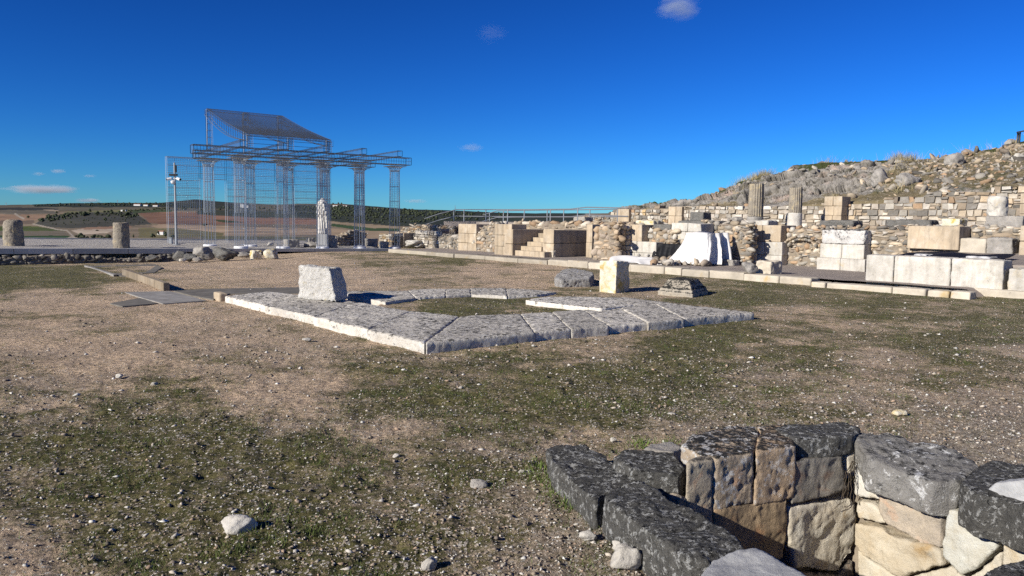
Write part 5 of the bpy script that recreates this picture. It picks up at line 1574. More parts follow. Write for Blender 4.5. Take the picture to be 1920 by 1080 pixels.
# ------------------------------------------------------------------ hillside behind the upper wall
HC = [(1150, 402), (1190, 397), (1240, 390.5), (1300, 379), (1350, 359), (1400, 338), (1440, 329), (1470, 323), (1540, 309), (1580, 305), (1640, 304), (1700, 300), (1760, 297), (1800, 290), (1840, 285), (1870, 279), (1900, 268), (1930, 260), (2000, 246), (2300, 225)]
HW = [(1150, 404), (1182, 393), (1215, 390), (1300, 390), (1400, 387), (1540, 382), (1580, 380), (1700, 371), (1790, 359), (1860, 353), (1920, 352), (2300, 345)]
hpx = np.concatenate([np.arange(1150, 1960, 1.8), np.arange(1960, 2300, 8)])
hof = np.concatenate([[10.349], np.linspace(10.35, 22, 230), np.linspace(22.4, 60, 50)])
HX, HO = np.meshgrid(hpx, hof)
def bearing(px, py=380):
    r = ray(px, py)
    return np.array([r.x / r.y])
BR = np.array([ray(p, 370).x / ray(p, 370).y for p in hpx])
o0 = K0.dot(n)
def depth_at(off): return (o0 + off) / (BR * n.x + n.y)
def z_from(px, py, off):
    P = vp(px, py, K0 + n * off, n)
    return P.z
zw_ = np.array([z_from(p, np.interp(p, [a for a, b in HW], [b for a, b in HW]), 10.3) - 0.02 for p in hpx])
zc_ = np.array([z_from(p, np.interp(p, [a for a, b in HC], [b for a, b in HC]), 22.0) for p in hpx])
VH = []
for o_ in hof:
    D_ = depth_at(o_)
    t_ = min(1.0, max(0.0, (o_ - 10.35) / (22 - 10.35)))
    prof = t_ ** 0.85
    z = zw_ + (zc_ - zw_) * prof if o_ <= 22 else zc_ - (o_ - 22) * 0.02
    VH.append(np.c_[BR * D_, D_, z if o_ > 10.3495 else z * 0 + 1.0])
VH = np.concatenate(VH)
tcol = np.clip((np.repeat(hof, len(hpx)) - 10.35) / 11.65, 0, 1.2)
pxc = np.tile(hpx, len(hof))
S_ = (VH - np.array(K0)) @ np.array(d)
O_ = (VH - np.array(K0)) @ np.array(n)
Q = np.c_[S_ * 0.55 + VH[:, 2] * 0.9, O_, VH[:, 2] * 1.6 - S_ * 0.3]
rockm = sm(fbm(np.c_[S_, O_ * 0.8, VH[:, 2]], 0.30, 3, 95) + 0.9 * np.exp(-((pxc - 1590) / 120.0) ** 2) * np.exp(-((tcol - 0.65) / 0.34) ** 2) + 0.30 * np.exp(-((pxc - 1440) / 70.0) ** 2) - 0.10, 0.0, 0.28)
env = sm(tcol, 0.0, 0.12) * (1 - 0.75 * sm(tcol, 0.85, 1.0))
wq = np.c_[fbm(VH, 1.1, 3, 111), fbm(VH, 1.1, 3, 112)] * 0.6
# beds dip to the right, broken across
h1, g1 = cells(np.c_[(S_ * 0.8 + O_ * 0.55), (O_ * 0.9 - S_ * 0.5)] * np.array([0.55, 1.25]) + wq, 5)
h2, g2 = cells(np.c_[(S_ * 0.8 + O_ * 0.55), (O_ * 0.9 - S_ * 0.5)] * np.array([1.7, 3.4]) + wq * 2, 6)
h3, g3 = cells(np.c_[S_, O_] * 4.2 + wq * 3, 7)
blk = 0.95 * h1 - 0.22 * (1 - sm(g1, 0, 0.12)) + 0.26 * h2 - 0.10 * (1 - sm(g2, 0, 0.12)) + 0.10 * h3
VH[:, 2] += env * (0.62 * rockm * blk + (1 - rockm) * (0.07 * fbm(VH, 1.3, 4, 97) + 0.09 * np.maximum(h3, 0) * sm(fbm(VH, 0.8, 3, 98), -0.1, 0.3)))
VH[:, :2] -= np.array([n.x, n.y]) * (env * rockm * 0.30 * blk)[:, None]
VH[:, 2] += 0.03 * fbm(VH, 5.0, 4, 113) * env
C = np.zeros((len(VH), 3))
C[:, 0] = rockm
C[:, 2] = np.clip(rockm * (0.9 * (1 - sm(g1, 0, 0.10)) + 0.6 * (1 - sm(g2, 0, 0.14))), 0, 1)
C[:, 1] = sm(tcol, 0.80, 0.95) * (pxc < 1660) + 0.55 * sm(fbm(VH, 0.7, 3, 101), -0.05, 0.35) + (pxc > 1840) * sm(tcol, 0.8, 0.95)
nhx, nho = len(hpx), len(hof)
ii, jj = np.meshgrid(np.arange(nho - 1), np.arange(nhx - 1), indexing='ij'); ii, jj = ii.ravel(), jj.ravel()
FH = np.c_[ii * nhx + jj, ii * nhx + jj + 1, (ii + 1) * nhx + jj + 1, (ii + 1) * nhx + jj]
t = NT('hillside')
sp = t.n('ShaderNodeSeparateColor'); t.l(t.attr().outputs['Color'], sp.inputs[0])
earth = t.mix(t.ramp(t.noise(1.4, 7, 0.7), 0.35, 0.65), (0.25, 0.20, 0.12), (0.11, 0.095, 0.05))
earth = t.mix(t.ramp(t.noise(6, 6, 0.7), 0.52, 0.64), earth, (0.32, 0.275, 0.205))
rk = t.mix(t.ramp(t.noise(2.2, 8, 0.7), 0.35, 0.65), (0.38, 0.35, 0.31), (0.20, 0.185, 0.16))
rk = t.mix(t.ramp(t.noise(0.7, 4, 0.6), 0.55, 0.7), rk, (0.44, 0.34, 0.28))
rk = t.mix(t.ramp(t.noise(7, 7, 0.75), 0.56, 0.66), rk, (0.13, 0.12, 0.105))
rk = t.mix(t.math('MULTIPLY', sp.outputs[2], 0.8), rk, (0.09, 0.08, 0.06))
c = t.mix(t.ramp(t.math('ADD', sp.outputs[0], t.math('MULTIPLY', t.math('SUBTRACT', t.noise(3.5, 6, 0.7), 0.5), 0.9)), 0.4, 0.6), earth, rk)
c = t.mix(t.ramp(t.math('ADD', sp.outputs[1], t.math('MULTIPLY', t.math('SUBTRACT', t.noise(5, 6, 0.7), 0.5), 1.1)), 0.5, 0.7), c, (0.055, 0.065, 0.025))
hgt = t.math('ADD', t.noise(5, 8, 0.7), t.math('MULTIPLY', t.noise(22, 5, 0.7), 0.35))
M['hill'] = t.done(c, 0.95, t.bump(hgt, 1.0, 0.12))
o = link('hillside', mesh('hillside', VH, FH, C, True), M['hill'])
tag(o, 'rocky hillside of grey outcrops and dry grass rising to the right', 'hillside', kind='structure')
def hill_pt(px, t_):
    i = int(np.argmin(np.abs(hpx - px))); j = int(np.argmin(np.abs(hof - (10.35 + 11.65 * t_))))
    return Vector(VH[j * nhx + i])
L = Lumps()
for k in range(2300):
    px, t_ = random.uniform(1290, 1990), random.random() ** 0.8 * 0.98
    if random.random() > 0.35 + 0.65 * sm(px, 1640, 1800): continue
    P = hill_pt(px, t_)
    s_ = min(0.34, 0.095 * math.exp(random.gauss(0, 0.5)))
    L.stone(P + UP * s_ * 0.10, (s_ * random.uniform(1.1, 2.2), s_ * 1.2, s_ * 0.75), frame_of(d, n), random.choice((4, 6, 8)), 0.10, np.array(random.choice(PAL_GREY + PAL_TAN)) * random.uniform(0.55, 1.05), ICO2, 0.5)
o = link('hill_rubble', L.mesh('hill_rubble'), M['masonry']); tag(o, 'loose stones strewn over the rocky hillside', 'stones', kind='stuff')
def hill_boulder(px, t_, wpx, hpx_, mat, label, amp=0.14, p=3.2):
    P = hill_pt(px, t_)
    k = P.y / F
    o = boulder('boulder', P - UP * hpx_ * k * 0.38, (wpx * k, wpx * k * 0.7, hpx_ * k * 1.25), 0.4, mat, None, p, amp=amp)
    tag(o, label, 'boulder')
hill_boulder(1787, 0.62, 40, 26, M['greyrock'], 'big grey boulder jutting from the hillside above the wall', 0.28, 5)
hill_boulder(1648, 0.28, 40, 26, M['greyrock'], 'grey slab-like boulder just above the upper wall', 0.2)
hill_boulder(1700, 0.22, 46, 24, M['greyrock'], 'broad fractured boulder above the brown stretch of wall', 0.25)
hill_boulder(1537, 1.0, 15, 9, M['darkrock'], 'dark square boulder on the grassy crest of the hill', 0.06, 5)
hill_boulder(1886, 1.0, 22, 16, M['greyrock'], 'pale boulder on the skyline beside the hilltop railing', 0.12, 4)
hill_boulder(1905, 0.45, 26, 16, M['lime'], 'white rounded boulder low on the hill at the right edge', 0.1)
hill_boulder(1560, 0.72, 34, 14, M['lime'], 'pinkish pale outcrop boulder under the crest', 0.22)
hill_boulder(1610, 0.80, 40, 13, M['greyrock'], 'flat grey outcrop boulder under the crest', 0.25)
# dry grass on the crest and in the hillside hollows
def blades(name, pts, lo, hi, mat, wd, label, per=7, lean=0.5):
    nb = len(pts) * per
    P = np.repeat(np.array(pts), per, 0) + np.c_[RNG.normal(0, wd * 5, (nb, 2)), np.zeros(nb)]
    a_ = RNG.uniform(0, 2 * np.pi, nb)
    h_ = RNG.uniform(lo, hi, nb)
    ln = RNG.normal(0, lean, (nb, 2)) * h_[:, None]
    w2_ = np.c_[np.cos(a_), np.sin(a_), np.zeros(nb)] * wd
    V = np.stack([P - w2_ * 0.5 - [0, 0, 0.01], P + w2_ * 0.5 - [0, 0, 0.01], P + np.c_[ln, h_]], 1).reshape(-1, 3)
    Fc = np.arange(nb * 3).reshape(-1, 3)
    cc = np.repeat(RNG.uniform(0.55, 1.4, nb), 3)
    o = link(name, mesh(name, V, Fc, np.c_[cc, cc, cc]), mat)
    return tag(o, label, 'grass', kind='stuff')
pts = [hill_pt(random.choice((random.gauss(1400, 18), random.gauss(1425, 10), random.gauss(1690, 12), random.uniform(1300, 1950))), random.choice((1.0, 0.97, random.random()))) for k in range(330)]
blades('dry_grass', [tuple(p) for p in pts], 0.12, 0.55, M['straw'], 0.016, 'dry straw-coloured grass tufts on the hill')
# ------------------------------------------------------------------ railings
def railing(off, pts_top, gap, posts, label, mat, zfoot=ZT - 0.05, r_=0.024, parts=True):
    Pt = [vp(px, py, K0 + n * off, n) for px, py in pts_top]
    e = empty('railing', Vector((Pt[0].x, Pt[0].y, zfoot)), label, 'railing')
    for dz in (0, -gap):
        b = MB()
        for p, q in zip(Pt[:-1], Pt[1:]): b.bar(p + UP * dz, q + UP * dz, r_, 8)
        b.link('rail', M[mat], e)
    for px, yb in posts:
        s = ks(px, 400, off)
        ss = [(p - K0).dot(d) for p in Pt]
        zt = float(np.interp(s, ss, [p.z for p in Pt]))
        zf = vp(px, yb, K0 + n * off, n).z
        b = MB(); b.bar(kp(s, off, 0).xy.to_3d() + UP * (zf - 0.25), kp(s, off, 0).xy.to_3d() + UP * zt, 0.026, 8)
        b.link('post', M[mat], e)
    return e
railing(7.0, [(796, 410), (823, 401), (855, 393), (912, 393), (1000, 393), (1070, 392), (1100, 388.5), (1178, 390)], 0.36, [(851, 421), (870, 421), (911, 421), (952, 420), (983, 420), (1032, 430), (1083, 424)], 'near ramp railing of two steel rails, sloping down at its left end', 'rail')
railing(8.6, [(905, 403), (932, 395.5), (1000, 394), (1060, 393.5), (1106, 393), (1158, 392)], 0.36, [(918, 421), (944, 420), (1026, 420), (1057, 420), (1106, 420), (1158, 420)], 'far ramp railing seen through the near one', 'rail')
b = MB()
e0h = hill_pt(1905, 1.0); k = e0h.y / F
tr = empty('railing', e0h, 'dark railing corner on the hilltop at the right edge', 'railing')
for a_, c_ in (((0, 0, 0), (0, 0, 20 * k)), ((3 * k, 0.3, 0), (3 * k, 0.3, 20 * k)), ((14 * k, 0.6, -2 * k), (14 * k, 0.6, 20 * k)), ((26 * k, -1.0, 0), (26 * k, -1.0, 22 * k))):
    b = MB(); b.bar(e0h + Vector(a_) - UP * 0.2, e0h + Vector(c_), 0.03, 6); b.link('post', M['raildark'], tr)
for a_, c_ in (((-6 * k, 0, 18 * k), (30 * k, -1.5, 26 * k)), ((-6 * k, 0, 18 * k), (30 * k, 1.2, 18 * k))):
    b = MB(); b.bar(e0h + Vector(a_), e0h + Vector(c_), 0.035, 6); b.link('rail', M['raildark'], tr)

# ------------------------------------------------------------------ altar base in the plaza
al = empty('altar_foundation', g(900, 600), 'low foundation frame of worn pale slabs round a grassy middle', 'foundation')
aN, aL, aR = g(795, 665), g(428, 562), g(1413, 597)
aU = (aR - aN).normalized(); aV = (aL - aN); aV = (aV - aU * aV.dot(aU)).normalized()
aLU, aLV = (aR - aN).length, (aL - aN).length
def uv(px, py, z=0.0):
    q = g(px, py, z) - aN
    return q.dot(aU), q.dot(aV)
ZA = 0.17
def slab(pts, z, amp=0.012, col_=1.0):
    P = [g(px, py, z) for px, py in pts]
    c_ = sum(P, Vector()) / len(P)
    P = [p + (p - c_) * (0.034 / max(0.3, (p - c_).length)) for p in P]
    rock('slab', P, (0, 0, -z - 0.10), 0.026, amp, M['altar'], al, it=1, sc=2.6, pits=0.02, col=np.ones(3) * (1 + (col_ - 1) * 1.8))
slab([(425, 555), (498, 572), (561, 553), (500, 546)], 0.12, 0.02, 1.1)
slab([(500, 572.5), (589, 593), (667, 566), (563, 553)], 0.13, 0.022, 0.98)
slab([(592, 594), (689, 616), (769, 583), (669, 566.5)], 0.14, 0.022, 1.06)
slab([(692, 617), (795, 641), (860, 592), (771, 583.5)], 0.15, 0.02, 1.0)
slab([(799, 641), (1000, 622), (975, 588), (864, 592)], 0.15, 0.014, 0.95)
slab([(1002, 621.5), (1068, 615.5), (1035, 584.5), (977, 588)], 0.145, 0.014, 1.04)
slab([(1070.5, 615), (1140, 609.5), (1092, 580), (1037, 584.5)], 0.15, 0.014, 0.92)
slab([(1142, 611), (1214, 604.5), (1160, 575.5), (1094, 580.5)], 0.12, 0.018, 1.08)
slab([(1216, 603), (1282, 597), (1228, 569.5), (1162, 574.5)], 0.14, 0.014, 0.96)
slab([(1284.5, 597), (1411, 585.5), (1322, 575), (1230, 569)], 0.13, 0.012, 1.0)
slab([(988, 562.5), (1042, 569), (1126, 577.5), (1158, 574), (1187, 571), (1131, 557.5), (1032, 555.5)], 0.16, 0.016, 1.12)
slab([(1133, 557.5), (1189, 571), (1226, 568.5), (1318, 574.5), (1230, 564), (1175, 557.5)], 0.12, 0.016, 0.98)
slab([(656, 553), (722, 566), (778, 558.5), (764, 545), (650, 546)], 0.13, 0.016, 1.0)
slab([(780, 557), (833, 554), (836, 542), (794, 541), (767, 545)], 0.13, 0.016, 1.06)
slab([(835.5, 554), (882, 551.5), (880, 541), (838, 541.5)], 0.13, 0.016, 0.96)
slab([(884.5, 551.5), (950, 554.5), (948, 541), (882, 540.5)], 0.13, 0.016, 1.04)
slab([(952.5, 554.5), (1006, 552), (1041, 547.5), (1000, 543), (950, 541)], 0.13, 0.018, 1.0)
# cast block at the left end of the frame, paving about it
px_block(400, 427, 550, 565, 0, 'small tan block closing the left end of the slab frame', M['conc'], 0.4, ang=math.atan2(aU.y, aU.x), amp=0.006)
def paving(name, pts, mat, label, z=0.012, cat='paving'):
    P = [g(p, q, 0.0) for p, q in pts]
    P = [Vector((p.x, p.y, wz(p) + z)) for p in P]
    b = MB()
    nn_ = len(P)
    b.add([tuple(p) for p in P] + [tuple(p - UP * 0.12) for p in P], [tuple(range(nn_)), tuple(range(2 * nn_ - 1, nn_ - 1, -1))] + [(k, k + nn_, (k + 1) % nn_ + nn_, (k + 1) % nn_) for k in range(nn_)])
    me = b.mesh(name)
    bm = bmesh.new(); bm.from_mesh(me); bmesh.ops.recalc_face_normals(bm, faces=bm.faces[:]); bm.to_mesh(me); bm.free()
    o = link(name, me, M[mat]); tag(o, label, cat)
paving('paving_slab', [(234, 549), (318, 547), (352, 556), (388, 565), (306, 571), (268, 560)], 'slabpale', 'pale paving slab set in the soil left of the slab frame', 0.015)
paving('paving_slab', [(206, 570), (262, 560), (296, 570), (230, 576)], 'slabgrey', 'grey paving patch left of the pale paving slab', 0.015)
paving('paving_slab', [(326, 547), (388, 543), (556, 540), (600, 541), (560, 552), (430, 552), (400, 563), (356, 555)], 'slabgrey', 'dark paving strip behind the left end of the slab frame', 0.02)
paving('paving_slab', [(164, 496), (208, 494), (262, 520), (226, 519)], 'slabgrey', 'dark paving strip running to the ruined wall, left half', 0.02)
paving('paving_slab', [(212, 494), (290, 491), (304, 502), (290, 512), (268, 514)], 'slabgrey', 'dark paving strip running to the ruined wall, right half', 0.02)
paving('paving_edge', [(158, 497), (163, 496.3), (219, 518), (213, 518.6)], 'slabpale', 'thin pale stone edging along the dark paving strip', 0.05, 'edging')
# upright cast plank of a kerb
pA, pB = g(229, 518, -0.02), g(306, 545, 0)
du = (pB - pA); du.z = 0; Lp = du.length; du.normalize()
dn = Vector((-du.y, du.x, 0))
plank = empty('plank_kerb', pA + du * Lp / 2, 'upright tan plank-like kerb standing across the bare soil', 'kerb')
for f0, f1 in ((0, 0.42), (0.425, 1.0)):
    b = MB(); b.obox(pA + du * (Lp * f0) - UP * 0.15, du * (Lp * (f1 - f0)), dn * 0.13, UP * (0.15 + 0.19), np.ones(3) * random.uniform(0.5, 0.6))
    me = b.mesh('plank')
    bm = bmesh.new(); bm.from_mesh(me); bmesh.ops.bevel(bm, geom=bm.edges[:], offset=0.01, segments=1, affect='EDGES'); bm.to_mesh(me); bm.free()
    link('plank', me, M['conc'], plank)

# block standing on the frame
P = g(603, 566, ZA - 0.03)
k = P.y / F
M['pitted'] = stone_mat('pitted_white_stone', (0.72, 0.70, 0.65), (0.60, 0.575, 0.52), (0.08, 0.08, 0.075), 0.30, 0.10, warm=(0.5, 0.42, 0.22), warm_amt=0.1, sc=2.6, bump=1.0, bd=0.05)
w_, h_ = 97 * k, 67 * k
q0 = aU; q1 = aV
fl = 0.54 * w_ / 0.9
base = [Vector((0, 0, 0))]
ang = math.atan2(aU.y, aU.x)
c1 = g(630, 566.5, ZA - 0.04)                # nearest foot corner
lf = g(559, 559, ZA - 0.04); rf = g(655, 561, ZA - 0.04)
far = lf + rf - c1
tc = dp(617, 503.5, c1.y + 0.10); tl = dp(560, 497.5, lf.y + 0.02); tr_ = dp(641, 502.5, rf.y + 0.05)
tz = tc.z
tf = tl + tr_ - tc
b = MB()
b.hexa([c1, rf, far, lf], [tc, tr_, tf, tl])
me = b.mesh('t')
bm = bmesh.new(); bm.from_mesh(me); bmesh.ops.recalc_face_normals(bm, faces=bm.faces[:]); bm.to_mesh(me); bm.free()
V, N, Fc = remeshed(me, 0.022, 3)
o = link('stone_block', mesh('stone_block', rough(V, N, 0.035, 7.0, 300, 0.06), Fc, None, True), M['pitted'])
tag(o, 'large pitted white block standing on the slab frame', 'stone block')

# pillar, hollowed boulder, moulded base
def corner_block(name, foot, top, label, mat, vox, amp, cat, sc_=5, pits=0.03, it=2, seed=1, notch=None):
    """foot: left, near, right picture points on the ground; top: picture heights over them"""
    l_, c_, r_ = [g(px, py, 0.0) - UP * 0.04 for px, py in foot]
    f_ = l_ + r_ - c_
    T = []
    for p, (px, py) in zip((l_, c_, r_), top):
        T.append(dp(px, py, p.y))
    tf_ = T[0] + T[2] - T[1]
    b = MB(); b.hexa([c_, r_, f_, l_], [T[1], T[2], tf_, T[0]])
    me = b.mesh('t')
    bm = bmesh.new(); bm.from_mesh(me); bmesh.ops.recalc_face_normals(bm, faces=bm.faces[:]); bm.to_mesh(me); bm.free()
    V, N, Fc = remeshed(me, vox, it)
    V2 = rough(V, N, amp, sc_, seed, pits)
    if notch: V2 = notch(V2, N)
    o = link(name, mesh(name, V2, Fc, None, True), M[mat])
    return tag(o, label, cat)
def broken(V, N):
    # the right side is left rough
    k_ = np.clip(N @ np.array([aU.x, aU.y, 0]), 0, 1)
    return V + N * (k_ * 0.10 * fbm(V, 4.5, 4, 44))[:, None]
corner_block('stone_pillar', [(1123, 547), (1154, 550), (1181, 546)], [(1124, 488), (1157, 488.5), (1180, 491)], 'upright square pillar stub with one clean yellowed face', 'yellow', 0.022, 0.012, 'pillar stub', notch=broken, seed=9)
P = g(1074, 532.5, 0)
k = P.y / F
M['hollow'] = stone_mat('hollow_boulder', (0.40, 0.39, 0.375), (0.30, 0.285, 0.26), (0.05, 0.05, 0.045), 0.32, 0.10, sc=2.2, bump=1.0, bd=0.05)
o = rock('boulder', [g(px, py, z_) for px, py, z_ in ((1039, 521, .20), (1044, 513, .26), (1056, 505, .32), (1082, 503, .33), (1110, 509, .30), (1113, 515, .27), (1106, 521, .22), (1078, 524, .19), (1052, 525, .18))], (0.04, 0.03, -0.34), 0.022, 0.035, M['hollow'], None, it=3, sc=5.0, pits=0.05)
tag(o, 'low grey boulder with a pale worn top, left of the square pillar stub', 'boulder')
# moulded column base lying in the grass
l_, c_, r_ = g(1233, 552, 0), g(1299, 559, 0), g(1328, 551, 0)
f_ = l_ + r_ - c_
cen = (l_ + r_) / 2
b = MB()
def tier(sc0, sc1, z0_, z1_):
    bt = [cen + (p - cen) * sc0 + UP * z0_ for p in (c_, r_, f_, l_)]
    tp = [cen + (p - cen) * sc1 + UP * z1_ for p in (c_, r_, f_, l_)]
    b.hexa(bt, tp)
hm = 31 * c_.y / F
tier(1.0, 1.0, -0.05, hm * 0.26); tier(0.95, 0.93, hm * 0.24, hm * 0.46); tier(0.86, 0.86, hm * 0.44, hm * 0.52); tier(0.84, 0.58, hm * 0.5, hm * 1.0)
me = b.mesh('t')
bm = bmesh.new(); bm.from_mesh(me); bmesh.ops.recalc_face_normals(bm, faces=bm.faces[:]); bm.to_mesh(me); bm.free()
V, N, Fc = remeshed(me, 0.018, 1)
M['basemat'] = stone_mat('moulded_base', (0.42, 0.37, 0.29), (0.33, 0.30, 0.25), (0.025, 0.025, 0.023), 0.40, 0.30, sc=2.2, bump=0.7, bd=0.03)
o = link('moulded_plinth', mesh('moulded_plinth', rough(V, N, 0.025, 5, 71, 0.04), Fc, None, True), M['basemat']); tag(o, 'stepped moulded column base with a black weathered top', 'column base')

# ------------------------------------------------------------------ the well in the foreground
well = empty('stone_well', pc.copy(), 'open masonry pit rimmed with black-lichened stones', 'well')
def tops(pts, z, ext, mat, amp=0.02, vox=0.013, it=1, pits=0.02, name='coping_stone', col=(1, 1, 1), z2=None):
    P = [(vp(q[0], 855, wA, w1n).xy.to_3d() + UP * z) if len(q) == 1 else g(q[0], q[1], z if z2 is None else z2[i]) for i, q in enumerate(pts)]
    return rock(name, P, ext, vox, amp, M[mat], well, it=it, pits=pits, col=col, sc=6.0)
def facing(pts, P, nn, depth, mat, amp=0.02, vox=0.013, it=1, pits=0.012, col=(1, 1, 1), fwd=0.0):
    Q_ = [vp(px, py, P, nn) - nn * fwd for px, py in pts]
    return rock('wall_stone', Q_, nn * (depth + fwd), vox, amp, M[mat], well, it=it, pits=pits, col=col, sc=6.0)
dwn = lambda h_: Vector((0, 0, -h_))
# left rim
tops([(1025, 842), (1058, 834), (1098, 833), (1133, 849), (1166, 876), (1196, 900), (1168, 910), (1134, 926), (1118, 940), (1076, 905), (1035, 866)], 0.17, dwn(0.45), 'well_dark', 0.03)
tops([(1131, 930), (1145, 913), (1166, 905), (1207, 902), (1228, 914), (1254, 932), (1298, 951), (1328, 973), (1376, 1000), (1398, 1024), (1386, 1040), (1322, 1052), (1282, 1044), (1230, 1005), (1178, 968), (1146, 946)], 0.215, dwn(0.5), 'well_dark', 0.028, it=2)
tops([(1306, 1090), (1334, 1050), (1392, 1030), (1414, 1027), (1522, 1084), (1580, 1130), (1500, 1190), (1360, 1190)], 0.30, dwn(0.55), 'well_grey', 0.02, it=2)
tops([(1815, 1090), (1850, 1067), (1920, 1046), (2010, 1020), (2060, 1100), (1990, 1160), (1840, 1150)], 0.17, dwn(0.5), 'well_dark', 0.02)
# back rim, from the left
tops([(1206, 842), (1222, 829), (1262, 826), (1280, 838), (1262, 848)], 0.09, dwn(0.3), 'greyrock', 0.025)
tops([(1146, 855), (1168, 844), (1206, 843), (1262, 849), (1286, 876), (1278, 890), (1236, 886), (1190, 880)], 0.24, dwn(0.42), 'well_dark', 0.035)
tops([(1288,), (1292, 860), (1322, 853), (1338, 858), (1338,)], 0.305, dwn(0.34), 'well_face', 0.014, col=(1.2, 1.2, 1.15))
tops([(1277, 836), (1298, 813), (1350, 801), (1416, 797), (1424, 812), (1414,), (1344,), (1306, 850)], 0.31, dwn(0.32), 'well_back', 0.02, col=(1.15, 1.15, 1.15))
tops([(1417,), (1424, 810), (1420, 798), (1482, 795), (1490, 806), (1491,)], 0.31, dwn(0.33), 'well_back', 0.016, col=(1.25, 1.15, 1.05))
tops([(1450, 800), (1492, 794), (1583, 790), (1612, 799), (1614, 809), (1598, 817), (1545, 822), (1493, 826)], 0.32, dwn(0.13), 'well_dark', 0.022)
# right rim
tops([(1600, 818), (1612, 810), (1666, 812), (1716, 826), (1775, 837), (1829, 858), (1834, 872), (1796, 905), (1750, 905), (1690, 882), (1630, 862)], 0.29, dwn(0.20), 'well_white', 0.03, it=6, z2=[.30, .30, .30, .29, .28, .27, .25, .22, .22, .23, .24])
tops([(1800, 905), (1833, 872), (1864, 862), (1920, 870), (2020, 892), (2060, 960), (2000, 985), (1880, 935), (1830, 925)], 0.25, dwn(0.24), 'well_dark', 0.02, it=3)
facing([(1838, 935), (1862, 905), (1925, 900), (2010, 940), (2010, 1010), (1920, 992), (1850, 968)], wC - w2n * 0.03, w2n, 0.10, 'well_grey', 0.01, col=(1.1, 1.1, 1.1))
# back wall, inner face
facing([(1491, 864), (1580, 852), (1589, 918), (1547, 934), (1484, 946), (1490, 893)], wA, w1n, 0.25, 'well_face', 0.015, col=(0.85, 0.9, 0.95))
facing([(1590, 855), (1603, 850), (1604, 885), (1592, 890)], wA, w1n, 0.2, 'well_pale', 0.01, vox=0.01)
facing([(1340, 955), (1396, 946), (1474, 939), (1478, 985), (1470, 1050), (1340, 1060)], wA, w1n, 0.25, 'well_face', 0.02, col=(1.1, 0.95, 0.75))
facing([(1482, 952), (1596, 936), (1604, 975), (1600, 1040), (1570, 1075), (1490, 1065), (1478, 992)], wA, w1n, 0.25, 'well_pale', 0.03)
facing([(1270, 930), (1338, 950), (1338, 1060), (1270, 1060)], wA, w1n, 0.25, 'well_face', 0.02)
facing([(1340, 1064), (1470, 1056), (1480, 1180), (1340, 1190)], wA, w1n, 0.25, 'well_face', 0.02)
facing([(1476, 1070), (1570, 1080), (1600, 1050), (1604, 1180), (1480, 1190)], wA, w1n, 0.25, 'well_face', 0.02)
# right wall, inner face
facing([(1602, 880), (1640, 880), (1663, 896), (1650, 938), (1600, 930)], wC, w2n, 0.25, 'well_pale', 0.016, col=(1.1, 1.15, 1.25))
facing([(1655, 908), (1681, 900), (1770, 936), (1768, 1026), (1731, 1020), (1662, 978), (1650, 954)], wC, w2n, 0.25, 'well_face', 0.02, col=(1.35, 1.35, 1.35), fwd=0.02)
facing([(1784, 953), (1850, 968), (1878, 982), (1874, 1027), (1835, 1062), (1808, 1077), (1772, 1041), (1772, 1012)], wC, w2n, 0.25, 'well_pale', 0.012, col=(0.95, 1.02, 1.1), fwd=0.03)
facing([(1880, 992), (1898, 989), (1990, 1015), (1990, 1070), (1880, 1062)], wC, w2n, 0.25, 'well_pale', 0.015)
facing([(1603, 938), (1634, 944), (1654, 964), (1660, 984), (1606, 972)], wC, w2n, 0.25, 'well_pale', 0.014)
facing([(1606, 979), (1657, 990), (1692, 1010), (1746, 1023), (1767, 1032), (1775, 1056), (1736, 1068), (1690, 1082), (1627, 1045), (1604, 1020)], wC, w2n, 0.25, 'well_pale', 0.03, fwd=0.03, col=(0.92, 0.88, 0.82))
facing([(1700, 1084), (1740, 1072), (1780, 1060), (1806, 1082), (1800, 1140), (1710, 1140)], wC, w2n, 0.25, 'well_pale', 0.02)
facing([(1606, 1030), (1630, 1050), (1694, 1090), (1700, 1190), (1606, 1180)], wC, w2n, 0.25, 'well_pale', 0.02)
facing([(1812, 1085), (1836, 1068), (1876, 1034), (1876, 1068), (1990, 1078), (1990, 1180), (1812, 1150)], wC, w2n, 0.25, 'well_pale', 0.02)
# lining behind the facing stones, left and near walls and the floor
PIT = [PBL, PBR, PNR, PNL]
ctr = pc
lin = [ctr + (p - ctr) * 1.10 for p in PIT]
tz_, bz_ = -0.02, -1.6
V, Fc = [], []
res = 14
for k in range(4):
    p, q = lin[k], lin[(k + 1) % 4]
    b0 = len(V)
    for i in range(res * 2 + 1):
        for j in range(res + 1):
            v = p.lerp(q, i / (res * 2)); V.append((v.x, v.y, tz_ + (bz_ - tz_) * j / res))
    for i in range(res * 2):
        for j in range(res):
            a0 = b0 + i * (res + 1) + j
            Fc.append((a0, a0 + 1, a0 + res + 2, a0 + res + 1))
b0 = len(V); V += [(p.x, p.y, bz_) for p in lin]; Fc.append((b0, b0 + 1, b0 + 2, b0 + 3))
me = mesh('well_lining', V, Fc)
bm = bmesh.new(); bm.from_mesh(me); bmesh.ops.remove_doubles(bm, verts=bm.verts[:], dist=0.001); bm.to_mesh(me); bm.free()
link('well_lining', me, M['mortar'], well)
L = Lumps()
